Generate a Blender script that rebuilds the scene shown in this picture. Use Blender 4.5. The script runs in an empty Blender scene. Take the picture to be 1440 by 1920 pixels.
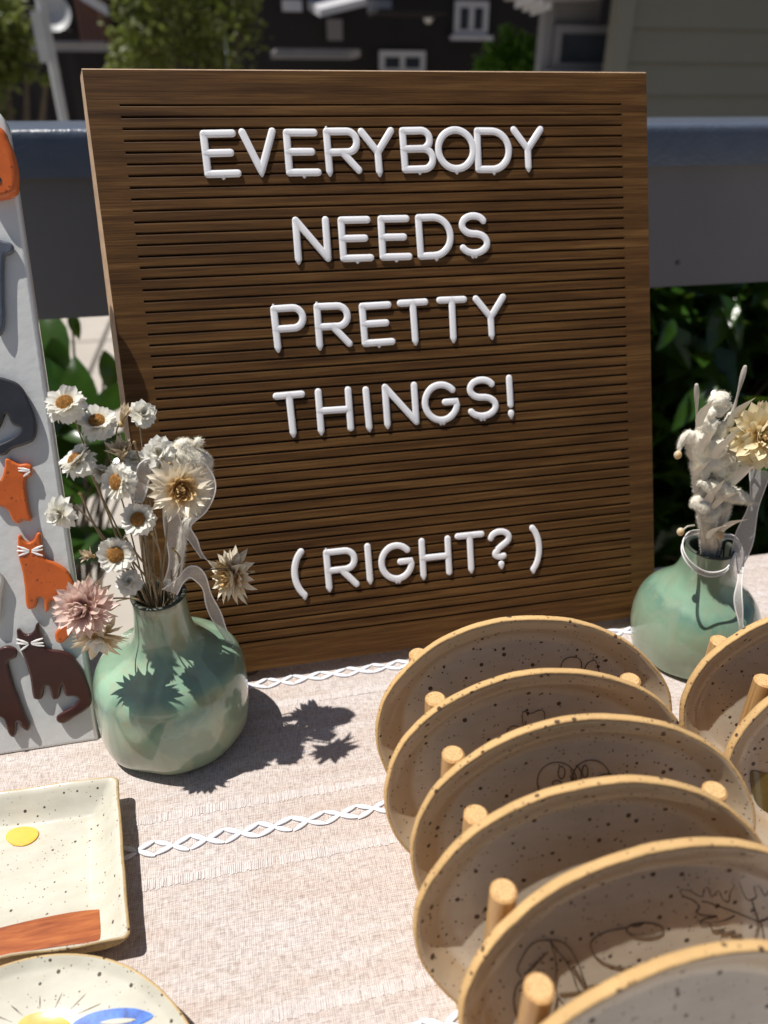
import bpy, bmesh, math, random
from mathutils import Vector, Matrix, Euler, noise
random.seed(7)
R = math.radians
D = bpy.data
S = bpy.context.scene
COL = S.collection

# ------------------------------------------------------------------ camera, sky, sun, exposure
CAM = Vector((-0.0930, -0.3210, 0.2829)); YAW, PITCH, FPX = -0.21070, 0.52019, 1361.98
cd = D.cameras.new('camera'); cam = D.objects.new('camera', cd); COL.objects.link(cam)
cam.location = CAM; cam.rotation_euler = (math.pi/2 - PITCH, 0, YAW)
cd.sensor_fit = 'VERTICAL'; cd.sensor_height = 36; cd.sensor_width = 27; cd.lens = 36*FPX/1920
cd.clip_start = 0.01; cd.clip_end = 400
cd.dof.use_dof = True; cd.dof.focus_distance = 0.325; cd.dof.aperture_fstop = cd.lens/3.0
S.camera = cam
SUN = Vector((-0.38, 0.095, 1.0)).normalized()
w = D.worlds.new('World'); S.world = w; w.use_nodes = True
wn = w.node_tree.nodes; wl = w.node_tree.links
bg = wn['Background']; sky = wn.new('ShaderNodeTexSky'); sky.sky_type = 'NISHITA'; sky.sun_disc = False
sky.sun_elevation = math.asin(SUN.z); sky.sun_rotation = math.atan2(SUN.x, SUN.y)
sky.air_density = 1.0; sky.dust_density = 1.0
wl.new(sky.outputs[0], bg.inputs[0]); bg.inputs[1].default_value = 0.05
sd = D.lights.new('sun', 'SUN'); sd.energy = 5.0; sd.angle = R(0.53); sd.color = (1.0, 0.955, 0.89)
sun = D.objects.new('sun', sd); COL.objects.link(sun)
sun.rotation_euler = SUN.to_track_quat('Z', 'Y').to_euler(); sun.location = (-2, 1, 6)
S.view_settings.view_transform = 'Standard'; S.view_settings.look = 'None'
S.view_settings.exposure = 0.12; S.view_settings.gamma = 1; S.view_settings.use_curve_mapping = False
S.render.engine = 'CYCLES'
try:
    S.cycles.use_denoising = True; S.cycles.max_bounces = 8; S.cycles.transparent_max_bounces = 12
    S.cycles.caustics_reflective = False; S.cycles.caustics_refractive = False
except Exception: pass

# ------------------------------------------------------------------ measuring helpers (pixel of the 1440x1920 photo -> point on a real plane)
_r = Vector((math.cos(YAW), math.sin(YAW), 0)); _f = Vector((-math.sin(YAW)*math.cos(PITCH), math.cos(YAW)*math.cos(PITCH), -math.sin(PITCH))); _u = _r.cross(_f)
def ray(x, y): return _f + (x-720)/FPX*_r - (y-960)/FPX*_u
def hit(px, C, n):
    d = ray(*px); return CAM + d*((C-CAM).dot(n)/d.dot(n))
def on_z(px, z=0.0): return hit(px, Vector((0, 0, z)), Vector((0, 0, 1)))
def on_y(px, y): return hit(px, Vector((0, y, 0)), Vector((0, 1, 0)))

# ------------------------------------------------------------------ material helpers
def mat(name):
    m = D.materials.new(name); m.use_nodes = True; nt = m.node_tree
    b = nt.nodes['Principled BSDF']
    return m, nt, b
def N(nt, t, **kw):
    n = nt.nodes.new('ShaderNode'+t)
    for k, v in kw.items():
        if k in n.inputs: n.inputs[k].default_value = v
        else: setattr(n, k, v)
    return n
def coords(nt, scale=(1, 1, 1), out='Object', rot=(0, 0, 0)):
    tc = N(nt, 'TexCoord'); mp = N(nt, 'Mapping'); mp.inputs['Scale'].default_value = scale; mp.inputs['Rotation'].default_value = rot
    nt.links.new(tc.outputs[out], mp.inputs[0]); return mp.outputs[0]
def noise_t(nt, vec, scale, detail=4, rough=.55, dist=0):
    n = N(nt, 'TexNoise', Scale=scale, Detail=detail, Roughness=rough, Distortion=dist)
    if vec is not None: nt.links.new(vec, n.inputs['Vector'])
    return n.outputs['Fac']
def ramp(nt, fac, stops, interp='LINEAR'):
    r = N(nt, 'ValToRGB'); r.color_ramp.interpolation = interp
    el = r.color_ramp.elements
    while len(el) < len(stops): el.new(.5)
    for e, (p, c) in zip(el, stops): e.position = p; e.color = (*c, 1) if len(c) == 3 else c
    nt.links.new(fac, r.inputs[0]); return r.outputs[0]
def mixc(nt, fac, a, b, mode='MIX'):
    m = N(nt, 'Mix', data_type='RGBA', blend_type=mode)
    for i, v in ((0, fac), (6, a), (7, b)):
        if hasattr(v, 'type') and hasattr(v, 'node'): nt.links.new(v, m.inputs[i])
        else: m.inputs[i].default_value = v if i == 0 else ((*v, 1) if len(v) == 3 else v)
    return m.outputs[2]
def math_(nt, op, a, b=0.0):
    m = N(nt, 'Math', operation=op)
    for i, v in enumerate((a, b)):
        if hasattr(v, 'node'): nt.links.new(v, m.inputs[i])
        else: m.inputs[i].default_value = v
    return m.outputs[0]
def bump(nt, b, h, strength=.3, dist=.001):
    n = N(nt, 'Bump', Strength=strength, Distance=dist); nt.links.new(h, n.inputs['Height'])
    nt.links.new(n.outputs[0], b.inputs['Normal']); return n
def setc(nt, b, c): nt.links.new(c, b.inputs['Base Color'])
def simple(name, col, rough=.5, var=.15, scale=20, bmp=0, bdist=.001, coat=0, spec=.5, metal=0):
    m, nt, b = mat(name)
    f = noise_t(nt, coords(nt), scale, 5)
    setc(nt, b, ramp(nt, f, [(.25, [c*(1-var) for c in col]), (.75, [min(1, c*(1+var)) for c in col])]))
    b.inputs['Roughness'].default_value = rough; b.inputs['Coat Weight'].default_value = coat; b.inputs['Coat Roughness'].default_value = .06
    b.inputs['Specular IOR Level'].default_value = spec; b.inputs['Metallic'].default_value = metal
    if bmp: bump(nt, b, noise_t(nt, coords(nt), scale*4, 6), bmp, bdist)
    return m
def specks(nt, vec, scale, size, density=.5):
    """mask of small round specks of mixed size"""
    v = N(nt, 'TexVoronoi', Scale=scale); nt.links.new(vec, v.inputs['Vector'])
    sep = N(nt, 'SeparateColor'); nt.links.new(v.outputs['Color'], sep.inputs[0])
    thr = math_(nt, 'MULTIPLY', math_(nt, 'POWER', sep.outputs[0], 2.0), size)
    keep = math_(nt, 'LESS_THAN', sep.outputs[1], density)
    inside = math_(nt, 'LESS_THAN', v.outputs['Distance'], math_(nt, 'MULTIPLY', thr, keep))
    return inside

# ------------------------------------------------------------------ object helpers
class MB:
    def __init__(s): s.v = []; s.f = []; s.mi = []
    def add(s, vs, fs, mi=0):
        o = len(s.v); s.v += [tuple(v) for v in vs]; s.f += [tuple(i+o for i in f) for f in fs]; s.mi += [mi]*len(fs)
        return s
    def box(s, lo, hi, mi=0):
        x0, y0, z0 = lo; x1, y1, z1 = hi
        return s.add([(x0,y0,z0),(x1,y0,z0),(x1,y1,z0),(x0,y1,z0),(x0,y0,z1),(x1,y0,z1),(x1,y1,z1),(x0,y1,z1)],
                     [(0,3,2,1),(4,5,6,7),(0,1,5,4),(1,2,6,5),(2,3,7,6),(3,0,4,7)], mi)
    def tube(s, pts, rad, seg=8, cap='flat', mi=0, up=None):
        pts = [Vector(p) for p in pts]; n = len(pts)
        rs = rad if isinstance(rad, (list, tuple)) else [rad]*n
        t0 = (pts[1]-pts[0]).normalized(); ref = up or (Vector((0, 0, 1)) if abs(t0.z) < .9 else Vector((1, 0, 0)))
        nx = t0.cross(ref).normalized(); vs = []; fs = []; rings = []
        for i, p in enumerate(pts):
            t = ((pts[min(i+1, n-1)]-pts[max(i-1, 0)])).normalized()
            nx = (nx - t*nx.dot(t)).normalized(); ny = t.cross(nx)
            rings.append((p, nx.copy(), ny, t, rs[i]))
        if cap == 'round':
            a, z = rings[0], rings[-1]
            pre = [(a[0]-a[3]*a[4]*math.sin(q), a[1], a[2], a[3], a[4]*math.cos(q)) for q in (R(80), R(55), R(28))]
            post = [(z[0]+z[3]*z[4]*math.sin(q), z[1], z[2], z[3], z[4]*math.cos(q)) for q in (R(28), R(55), R(80))]
            rings = pre + rings + post
        for p, a, b, t, r in rings:
            for k in range(seg):
                q = 2*math.pi*k/seg; vs.append(p + a*(r*math.cos(q)) + b*(r*math.sin(q)))
        m = len(rings)
        for i in range(m-1):
            for k in range(seg):
                k2 = (k+1) % seg
                fs.append((i*seg+k, i*seg+k2, (i+1)*seg+k2, (i+1)*seg+k))
        fs.append(tuple(range(seg))[::-1]); fs.append(tuple((m-1)*seg+k for k in range(seg)))
        return s.add(vs, fs, mi)
    def lathe(s, prof, seg=48, center=lambda z: (0, 0), wob=lambda q, z: 1.0, mi=0, mats=None, capb=True, capt=False):
        vs = []; fs = []
        for r, z in prof:
            cx, cy = center(z)
            for k in range(seg):
                q = 2*math.pi*k/seg; rr = r*wob(q, z); vs.append((cx+rr*math.cos(q), cy+rr*math.sin(q), z))
        o = len(s.f)
        for i in range(len(prof)-1):
            for k in range(seg):
                k2 = (k+1) % seg; fs.append((i*seg+k, i*seg+k2, (i+1)*seg+k2, (i+1)*seg+k))
        if capb: fs.append(tuple(range(seg))[::-1])
        if capt: fs.append(tuple((len(prof)-1)*seg+k for k in range(seg)))
        return s.add(vs, fs, mi)
    def ball(s, c, r, seg=10, rings=6, scale=(1, 1, 1), mi=0):
        c = Vector(c); vs = [c+Vector((0, 0, -r*scale[2]))]; fs = []
        for i in range(1, rings):
            th = math.pi*i/rings - math.pi/2
            for k in range(seg):
                q = 2*math.pi*k/seg
                vs.append(c+Vector((r*math.cos(th)*math.cos(q)*scale[0], r*math.cos(th)*math.sin(q)*scale[1], r*math.sin(th)*scale[2])))
        vs.append(c+Vector((0, 0, r*scale[2]))); L = len(vs)-1
        for k in range(seg):
            k2 = (k+1) % seg; fs.append((0, 1+k2, 1+k)); fs.append((L, L-seg+k, L-seg+k2))
        for i in range(rings-2):
            for k in range(seg):
                k2 = (k+1) % seg; a = 1+i*seg; fs.append((a+k, a+k2, a+seg+k2, a+seg+k))
        return s.add(vs, fs, mi)
    def mesh(s, name, mats, smooth=True, angle=None):
        me = D.meshes.new(name); me.from_pydata(s.v, [], s.f)
        for m in (mats if isinstance(mats, (list, tuple)) else [mats]): me.materials.append(m)
        me.polygons.foreach_set('material_index', s.mi)
        if smooth: me.polygons.foreach_set('use_smooth', [True]*len(me.polygons))
        me.update()
        if smooth and angle: me.set_sharp_from_angle(angle=R(angle))
        return me
def tag(o, label=None, cat=None, group=None, kind=None):
    if label: o['label'] = label
    if cat: o['category'] = cat
    if group: o['group'] = group
    if kind: o['kind'] = kind
    return o
def thing(name, label, cat, M=(0, 0, 0), group=None):
    o = D.objects.new(name, None); COL.objects.link(o); o.empty_display_size = .01
    if not isinstance(M, Matrix): M = Matrix.Translation(M)
    o.matrix_world = M; o['_m'] = 0; del o['_m']
    XF[o.name] = M.copy()
    return tag(o, label, cat, group)
XF = {}
def put(name, mesh, parent=None, local=None, world=False):
    """link a mesh object; local = matrix in the parent's frame; world=True when the mesh is written in world coordinates"""
    o = D.objects.new(name, mesh); COL.objects.link(o)
    if parent:
        o.parent = parent
        if world: o.matrix_parent_inverse = XF[parent.name].inverted()
    if local is not None: o.matrix_basis = local
    XF[o.name] = (XF[parent.name] if parent and not world else Matrix()) @ (local if local is not None else Matrix())
    return o
def obj(name, mb, m, parent=None, world=False, smooth=True, angle=40, local=None):
    return put(name, mb.mesh(name, m, smooth, angle), parent, local, world)
def baked(o):
    """replace the object's mesh by its evaluated mesh (modifiers applied)"""
    dg = bpy.context.evaluated_depsgraph_get(); dg.update()
    me = D.meshes.new_from_object(o.evaluated_get(dg)); o.modifiers.clear(); old = o.data; o.data = me
    return o
def catmull(pts, n=6, closed=False):
    P = [Vector(p) for p in pts]; out = []; L = len(P)
    for i in range(L if closed else L-1):
        if closed: a, b, c, d = P[(i-1) % L], P[i], P[(i+1) % L], P[(i+2) % L]
        else: a, b, c, d = P[max(i-1, 0)], P[i], P[i+1], P[min(i+2, L-1)]
        for k in range(n):
            t = k/n; out.append(.5*((2*b)+(c-a)*t+(2*a-5*b+4*c-d)*t*t+(3*b-a-3*c+d)*t**3))
    if not closed: out.append(P[-1])
    return out
def flat_solid(name, pts, h, bev, m, smooth_n=4):
    """a flat shape with a rounded edge: outline in local xy, from z=0 up to h"""
    P = catmull([(p[0], p[1], 0) for p in pts], smooth_n, True) if smooth_n else [Vector((p[0], p[1], 0)) for p in pts]
    cu = D.curves.new(name, 'CURVE'); cu.dimensions = '2D'; cu.fill_mode = 'BOTH'
    sp = cu.splines.new('POLY'); sp.points.add(len(P)-1); sp.use_cyclic_u = True
    for q, p in zip(sp.points, P): q.co = (p.x, p.y, 0, 1)
    cu.extrude = max(h/2-bev, 1e-5); cu.bevel_depth = bev; cu.bevel_resolution = 3; cu.offset = -bev
    tmp = D.objects.new('tmp', cu); COL.objects.link(tmp)
    dg = bpy.context.evaluated_depsgraph_get(); dg.update()
    me = D.meshes.new_from_object(tmp.evaluated_get(dg)); D.objects.remove(tmp); D.curves.remove(cu)
    me.name = name; me.transform(Matrix.Translation((0, 0, h/2)))
    me.materials.clear(); me.materials.append(m)
    me.polygons.foreach_set('use_smooth', [True]*len(me.polygons)); me.set_sharp_from_angle(angle=R(50))
    return me
def frame(o, x, z):
    """matrix from origin, x direction and z direction"""
    z = Vector(z).normalized(); x = Vector(x); x = (x - z*x.dot(z)).normalized(); y = z.cross(x)
    return Matrix(((x.x, y.x, z.x, o[0]), (x.y, y.y, z.y, o[1]), (x.z, y.z, z.z, o[2]), (0, 0, 0, 1)))

# ------------------------------------------------------------------ materials
def mk_cloth():
    m, nt, b = mat('linen')
    wa = noise_t(nt, coords(nt, (220, 1500, 1)), 1, 2, .6)      # weft threads, long in x
    we = noise_t(nt, coords(nt, (1500, 220, 1)), 1, 2, .6)      # warp threads, long in y
    slub = noise_t(nt, coords(nt, (18, 160, 1)), 1, 4, .6)
    big = noise_t(nt, coords(nt, (9, 22, 1)), 1, 4, .6)
    # a plain weave: the two thread sets pass over and under each other
    wv = N(nt, 'TexWave', Scale=.5, Distortion=.6, wave_type='BANDS', bands_direction='X'); nt.links.new(coords(nt, (800, 800, 1)), wv.inputs[0]); wv.inputs['Detail Scale'].default_value = .05
    wh = N(nt, 'TexWave', Scale=.5, Distortion=.6, wave_type='BANDS', bands_direction='Y'); nt.links.new(coords(nt, (800, 800, 1)), wh.inputs[0]); wh.inputs['Detail Scale'].default_value = .05
    weave = math_(nt, 'MULTIPLY', wv.outputs['Fac'], wh.outputs['Fac'])
    t = math_(nt, 'ADD', math_(nt, 'MULTIPLY', wa, .5), math_(nt, 'MULTIPLY', we, .5))
    c = ramp(nt, t, [(.38, (.41, .35, .32)), (.48, (.64, .60, .575)), (.58, (.81, .79, .78))])
    c2 = ramp(nt, slub, [(.36, (.84, .74, .67)), (.6, (1, .99, .985))])
    c = mixc(nt, .7, c, c2, 'MULTIPLY')
    c3 = ramp(nt, big, [(.35, (.95, .86, .78)), (.6, (1, 1, 1))])
    c = mixc(nt, .7, c, c3, 'MULTIPLY')
    c = mixc(nt, ramp(nt, weave, [(.0, (.55, .55, .55)), (.28, (0, 0, 0))]), c, (.38, .30, .275))
    c = mixc(nt, math_(nt, 'MULTIPLY', weave, .3), c, (.88, .85, .85))
    setc(nt, b, c); b.inputs['Roughness'].default_value = .9; b.inputs['Specular IOR Level'].default_value = .15
    b.inputs['Sheen Weight'].default_value = .1
    bump(nt, b, math_(nt, 'ADD', t, math_(nt, 'MULTIPLY', weave, .6)), .7, .0006)
    return m
M_cloth = mk_cloth()
M_thread = simple('white_cotton_thread', (.80, .82, .88), .75, .1, 900, .4, .0004)
M_hem = simple('pale_linen_thread', (.61, .56, .54), .85, .2, 500, .3, .0003)

def mk_walnut():
    m, nt, b = mat('walnut')
    v = coords(nt, (9, 260, 60)); f = noise_t(nt, v, 1, 8, .65, .25)
    g = noise_t(nt, coords(nt, (30, 1400, 200)), 1, 4, .6)
    big = noise_t(nt, coords(nt, (5, 38, 9)), 1, 3, .5, .6)
    c = ramp(nt, f, [(.30, (.046, .0205, .0060)), (.5, (.102, .0505, .0160)), (.72, (.172, .094, .033))])
    c = mixc(nt, .65, c, ramp(nt, g, [(.35, (.45, .40, .36)), (.6, (1.15, 1.12, 1.08))]), 'MULTIPLY')
    c = mixc(nt, .6, c, ramp(nt, big, [(.3, (.68, .60, .52)), (.7, (1.2, 1.14, 1.05))]), 'MULTIPLY')
    setc(nt, b, c); b.inputs['Roughness'].default_value = .55; b.inputs['Specular IOR Level'].default_value = .18
    bump(nt, b, g, .25, .0004)
    return m
M_walnut = mk_walnut()
M_ply = simple('plywood_edge', (.44, .30, .19), .7, .2, 160, .3, .0005)
def mk_letter():
    m, nt, b = mat('white_plastic')
    setc(nt, b, ramp(nt, noise_t(nt, coords(nt), 90, 3), [(.3, (.86, .86, .90)), (.7, (.90, .90, .93))]))
    b.inputs['Roughness'].default_value = .32; b.inputs['Subsurface Weight'].default_value = .15
    b.inputs['Subsurface Radius'].default_value = (.002, .002, .002); b.inputs['Subsurface Scale'].default_value = 1
    return m
M_letter = mk_letter()

def mk_stone(name, tint, speck=1.0, gloss=True, sc=520, coat=.5):
    m, nt, b = mat(name)
    v0 = coords(nt); oi = N(nt, 'ObjectInfo'); va = N(nt, 'VectorMath', operation='ADD'); cx = N(nt, 'CombineXYZ')
    for k in (0, 1): nt.links.new(math_(nt, 'MULTIPLY', oi.outputs['Random'], (7.3, 3.9)[k]), cx.inputs[k])
    nt.links.new(v0, va.inputs[0]); nt.links.new(cx.outputs[0], va.inputs[1]); v = va.outputs[0]
    n1 = noise_t(nt, v, 38, 5, .6); n2 = noise_t(nt, coords(nt, (60, 260, 60)), 1, 4, .6)
    c = ramp(nt, n1, [(.3, [t*.86 for t in tint]), (.7, [min(1, t*1.08) for t in tint])])
    c = mixc(nt, .35, c, ramp(nt, n2, [(.35, (.84, .78, .70)), (.65, (1, 1, 1))]), 'MULTIPLY')
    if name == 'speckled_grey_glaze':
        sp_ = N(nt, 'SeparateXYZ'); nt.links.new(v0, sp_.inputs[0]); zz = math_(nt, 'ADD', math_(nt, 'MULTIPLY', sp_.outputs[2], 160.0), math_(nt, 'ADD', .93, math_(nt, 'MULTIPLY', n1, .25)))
        c = mixc(nt, ramp(nt, zz, [(.16, (0, 0, 0)), (.30, (.8, .8, .8)), (.92, (.55, .55, .55))]), c, (.53, .40, .25))  # warm reflection on the sloping plate wall, put into the glaze colour as tan
    s1 = specks(nt, v, sc*.62, .36*speck, .7); s2 = specks(nt, v, sc*1.4, .42*speck, .6)
    c = mixc(nt, math_(nt, 'MULTIPLY', s2, .7), c, (.13, .065, .03))
    c = mixc(nt, math_(nt, 'MULTIPLY', s1, .92), c, (.045, .022, .012))
    setc(nt, b, c)
    if gloss:
        b.inputs['Roughness'].default_value = .5; b.inputs['Specular IOR Level'].default_value = .25; b.inputs['Coat Weight'].default_value = coat; b.inputs['Coat Roughness'].default_value = .07
        bump(nt, b, noise_t(nt, v, 90, 3), .10, .001)
    else:
        b.inputs['Roughness'].default_value = .85; bump(nt, b, noise_t(nt, v, 900, 4), .35, .0008)
    return m
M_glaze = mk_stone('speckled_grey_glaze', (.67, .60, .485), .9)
M_clay = mk_stone('bare_speckled_clay', (.62, .40, .175), 1.0, False)
M_cream = mk_stone('speckled_cream_glaze', (.57, .55, .465), .72, True, 560, .3)
M_buff = mk_stone('bare_buff_clay', (.60, .44, .22), .8, False)
M_incise = simple('incised_line', (.11, .07, .04), .7, .3, 300)
def mk_bamboo():
    m, nt, b = mat('bamboo')
    f = noise_t(nt, coords(nt, (900, 900, 25)), 1, 4, .6)
    c = ramp(nt, f, [(.3, (.40, .205, .070)), (.5, (.56, .325, .130)), (.7, (.68, .44, .20))])
    setc(nt, b, c); b.inputs['Roughness'].default_value = .42; bump(nt, b, f, .25, .0003)
    return m
M_bamboo = mk_bamboo()
def mk_endgrain():
    m, nt, b = mat('bamboo_end_grain')
    v = coords(nt); s = N(nt, 'TexVoronoi', Scale=1500.0); nt.links.new(v, s.inputs['Vector'])
    c = ramp(nt, s.outputs['Distance'], [(.18, (.30, .155, .055)), (.42, (.66, .42, .19))])
    setc(nt, b, c); b.inputs['Roughness'].default_value = .7
    return m
M_end = mk_endgrain()

def mk_celadon(seed):
    m, nt, b = mat('celadon_glaze')
    tc = N(nt, 'TexCoord'); sep = N(nt, 'SeparateXYZ'); nt.links.new(tc.outputs['Object'], sep.inputs[0])
    mp = N(nt, 'Mapping'); mp.inputs['Location'].default_value = (seed, seed*.7, 0); mp.inputs['Scale'].default_value = (1, 1, .45); nt.links.new(tc.outputs['Object'], mp.inputs[0])
    n1 = noise_t(nt, mp.outputs[0], 55, 5, .6, .6); n2 = noise_t(nt, mp.outputs[0], 130, 4, .6)
    z = math_(nt, 'ADD', sep.outputs[2], math_(nt, 'MULTIPLY', math_(nt, 'SUBTRACT', n1, .5), .022))
    c = ramp(nt, math_(nt, 'MULTIPLY', z, 10.0), [(.0, (.31, .38, .265)), (.22, (.38, .45, .32)), (.33, (.33, .45, .33)), (.40, (.14, .27, .22)), (.44, (.27, .42, .31)), (.52, (.33, .49, .35)), (.62, (.27, .37, .27)), (.82, (.29, .35, .25)), (.85, (.10, .09, .06))])
    c = mixc(nt, .55, c, ramp(nt, n1, [(.30, (.62, .66, .55)), (.5, (1, 1, .95)), (.68, (.78, 1.0, .92))]), 'MULTIPLY')
    c = mixc(nt, math_(nt, 'MULTIPLY', ramp(nt, n2, [(.50, (0, 0, 0)), (.56, (1, 1, 1))]), .38), c, (.36, .36, .24))
    n3 = noise_t(nt, mp.outputs[0], 26, 3, .5, 1.2); c = mixc(nt, ramp(nt, n3, [(.44, (0, 0, 0)), (.50, (.45, .45, .45))]), c, (.12, .22, .15))
    setc(nt, b, c); b.inputs['Roughness'].default_value = .28; b.inputs['Specular IOR Level'].default_value = .35; b.inputs['Coat Weight'].default_value = .9; b.inputs['Coat Roughness'].default_value = .025
    bump(nt, b, noise_t(nt, mp.outputs[0], 45, 3), .18, .004)
    return m

def mk_petal(name, a, c, trans=.3):
    """a at the petal's base, c at its tip (local y of the petal)"""
    m = D.materials.new(name); m.use_nodes = True; nt = m.node_tree; nt.nodes.clear()
    out = N(nt, 'OutputMaterial'); tc = N(nt, 'TexCoord'); sep = N(nt, 'SeparateXYZ'); nt.links.new(tc.outputs['Generated'], sep.inputs[0])
    col = ramp(nt, sep.outputs[1], [(.05, a), (.5, c)])
    st = noise_t(nt, coords(nt, (22, 2, 2), 'Generated'), 1, 2)
    col = mixc(nt, .5, col, ramp(nt, st, [(.35, (.93, .90, .86)), (.6, (1, 1, 1))]), 'MULTIPLY')
    d = N(nt, 'BsdfDiffuse'); t = N(nt, 'BsdfTranslucent'); g = N(nt, 'BsdfGlossy', Roughness=.35)
    for s_ in (d, t): nt.links.new(col, s_.inputs[0])
    mx = N(nt, 'MixShader'); mx.inputs[0].default_value = trans; nt.links.new(d.outputs[0], mx.inputs[1]); nt.links.new(t.outputs[0], mx.inputs[2])
    m2 = N(nt, 'MixShader'); m2.inputs[0].default_value = .04; nt.links.new(mx.outputs[0], m2.inputs[1]); nt.links.new(g.outputs[0], m2.inputs[2])
    nt.links.new(m2.outputs[0], out.inputs[0]); return m
M_pwhite = mk_petal('white_petal', (.82, .78, .62), (.90, .89, .83))
M_pcream = mk_petal('cream_petal', (.78, .54, .22), (.90, .83, .68))
M_pgold = mk_petal('golden_petal', (.66, .38, .11), (.82, .62, .33))
M_ppink = mk_petal('pink_petal', (.72, .44, .38), (.88, .70, .63))
M_ppeach = mk_petal('peach_petal', (.72, .52, .24), (.82, .70, .52))
M_pyellow = mk_petal('pale_yellow_petal', (.86, .66, .33), (.92, .82, .56))
M_disc = simple('flower_disc', (.36, .17, .035), .8, .65, 1100)
M_stem = simple('dry_stem', (.26, .20, .12), .8, .35, 200)
M_greystem = simple('grey_stem', (.50, .46, .40), .8, .2, 200)
M_dry = simple('dry_bud', (.42, .30, .13), .8, .4, 300)
M_felt = simple('woolly_leaf', (.82, .78, .67), .95, .1, 200, .5, .0006)
def mk_ribbon():
    m = D.materials.new('sheer_ribbon'); m.use_nodes = True; nt = m.node_tree; nt.nodes.clear()
    out = N(nt, 'OutputMaterial'); t = N(nt, 'BsdfTransparent'); d = N(nt, 'BsdfDiffuse'); g = N(nt, 'BsdfTranslucent')
    d.inputs[0].default_value = (.86, .84, .82, 1); g.inputs[0].default_value = (.86, .84, .82, 1)
    a = N(nt, 'MixShader'); a.inputs[0].default_value = .4; nt.links.new(d.outputs[0], a.inputs[1]); nt.links.new(g.outputs[0], a.inputs[2])
    f = noise_t(nt, coords(nt, (1, 1, 1)), 2200, 2); k = ramp(nt, f, [(.3, (.40, .40, .40)), (.7, (.66, .66, .66))])
    x = N(nt, 'MixShader'); nt.links.new(k, x.inputs[0]); nt.links.new(t.outputs[0], x.inputs[1]); nt.links.new(a.outputs[0], x.inputs[2])
    nt.links.new(x.outputs[0], out.inputs[0]); return m
M_ribbon = mk_ribbon()
M_ribedge = simple('ribbon_edge', (.80, .79, .78), .5, .05, 300)
def glossy(name, col, var=.12, scale=120, speck=True):
    m, nt, b = mat(name); v = coords(nt)
    c = ramp(nt, noise_t(nt, v, scale, 5, .6), [(.3, [q*(1-var) for q in col]), (.7, [min(1, q*(1+var)) for q in col])])
    if speck: c = mixc(nt, math_(nt, 'MULTIPLY', specks(nt, v, 520, .45, .4), .8), c, [q*.25 for q in col])
    ge = N(nt, 'NewGeometry'); c = mixc(nt, ramp(nt, ge.outputs['Pointiness'], [(.505, (0, 0, 0)), (.56, (.6, .6, .6))]), c, [min(1, q*1.9+.02) for q in col])
    setc(nt, b, c); b.inputs['Roughness'].default_value = .45; b.inputs['Specular IOR Level'].default_value = .25; b.inputs['Coat Weight'].default_value = 1.0; b.inputs['Coat Roughness'].default_value = .05
    bump(nt, b, noise_t(nt, v, 130, 3), .15, .002); return m
M_orange = glossy('orange_glaze', (.46, .092, .008)); M_brown = glossy('brown_glaze', (.036, .0065, .0035), .3, 90, False)
M_black = glossy('black_glaze', (.020, .020, .024), .3, 90, False); M_slate = glossy('slate_glaze', (.070, .080, .105), .2, 90, False)
M_white = glossy('white_glaze', (.53, .55, .54), .03, 30, False); M_whisker = glossy('whisker_glaze', (.72, .66, .62), .1, 90, False)
M_yellow = glossy('yellow_glaze', (.78, .37, .006), .16, 90, False); M_blue = glossy('blue_glaze', (.05, .16, .62), .5, 200, False)
M_rust = glossy('rust_glaze', (.30, .075, .018), .35, 60, False)
def mk_rust():
    m, nt, b = mat('rust_brushed_glaze')
    c = ramp(nt, noise_t(nt, coords(nt, (40, 420, 40)), 1, 5, .6, .4), [(.3, (.20, .042, .010)), (.5, (.33, .085, .020)), (.72, (.47, .15, .04))])
    setc(nt, b, c); b.inputs['Roughness'].default_value = .45; b.inputs['Specular IOR Level'].default_value = .25; b.inputs['Coat Weight'].default_value = .5; b.inputs['Coat Roughness'].default_value = .05; return m
M_rust = mk_rust()
M_inner = simple('vase_inside', (.05, .06, .045), .5, .2, 80)

M_cap = simple('navy_grey_paint', (.085, .105, .145), .3, .10, 60, .5, .0012)
M_board = simple('charcoal_paint', (.13, .13, .14), .55, .10, 9, .15, .0008)
M_concrete = simple('concrete', (.43, .39, .34), .9, .10, 5, .3, .004)
M_joint = simple('joint_dirt', (.10, .09, .08), .95, .2, 20)
def mk_leaf(name, col, trans=.25, rough=.28):
    m, nt, b = mat(name)
    c = ramp(nt, noise_t(nt, coords(nt), 40, 4), [(.3, [q*.75 for q in col]), (.7, [q*1.3 for q in col])])
    setc(nt, b, c); b.inputs['Roughness'].default_value = rough
    t = N(nt, 'BsdfTranslucent'); nt.links.new(mixc(nt, .5, c, (.16, .24, .02)), t.inputs[0])
    mx = N(nt, 'MixShader'); mx.inputs[0].default_value = trans
    out = nt.nodes['Material Output']; nt.links.new(b.outputs[0], mx.inputs[1]); nt.links.new(t.outputs[0], mx.inputs[2]); nt.links.new(mx.outputs[0], out.inputs[0])
    return m
M_leaf = mk_leaf('glossy_leaf', (.026, .068, .010), .25, .14); M_leaf2 = mk_leaf('olive_leaf', (.13, .15, .030), .35, .5); M_leaf3 = mk_leaf('bright_leaf', (.09, .22, .02), .3, .45)
M_bark = simple('bark', (.10, .075, .055), .9, .3, 30, .6, .01)
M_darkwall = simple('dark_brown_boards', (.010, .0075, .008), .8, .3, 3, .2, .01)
M_brickwall = simple('red_brown_boards', (.15, .075, .055), .8, .2, 4)
M_trim = simple('white_trim', (.52, .52, .55), .5, .05, 6)
M_roof = simple('grey_roof', (.26, .25, .26), .8, .2, 6)
M_sage = simple('sage_siding_paint', (.165, .16, .13), .6, .05, 3, .1, .004)
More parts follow.
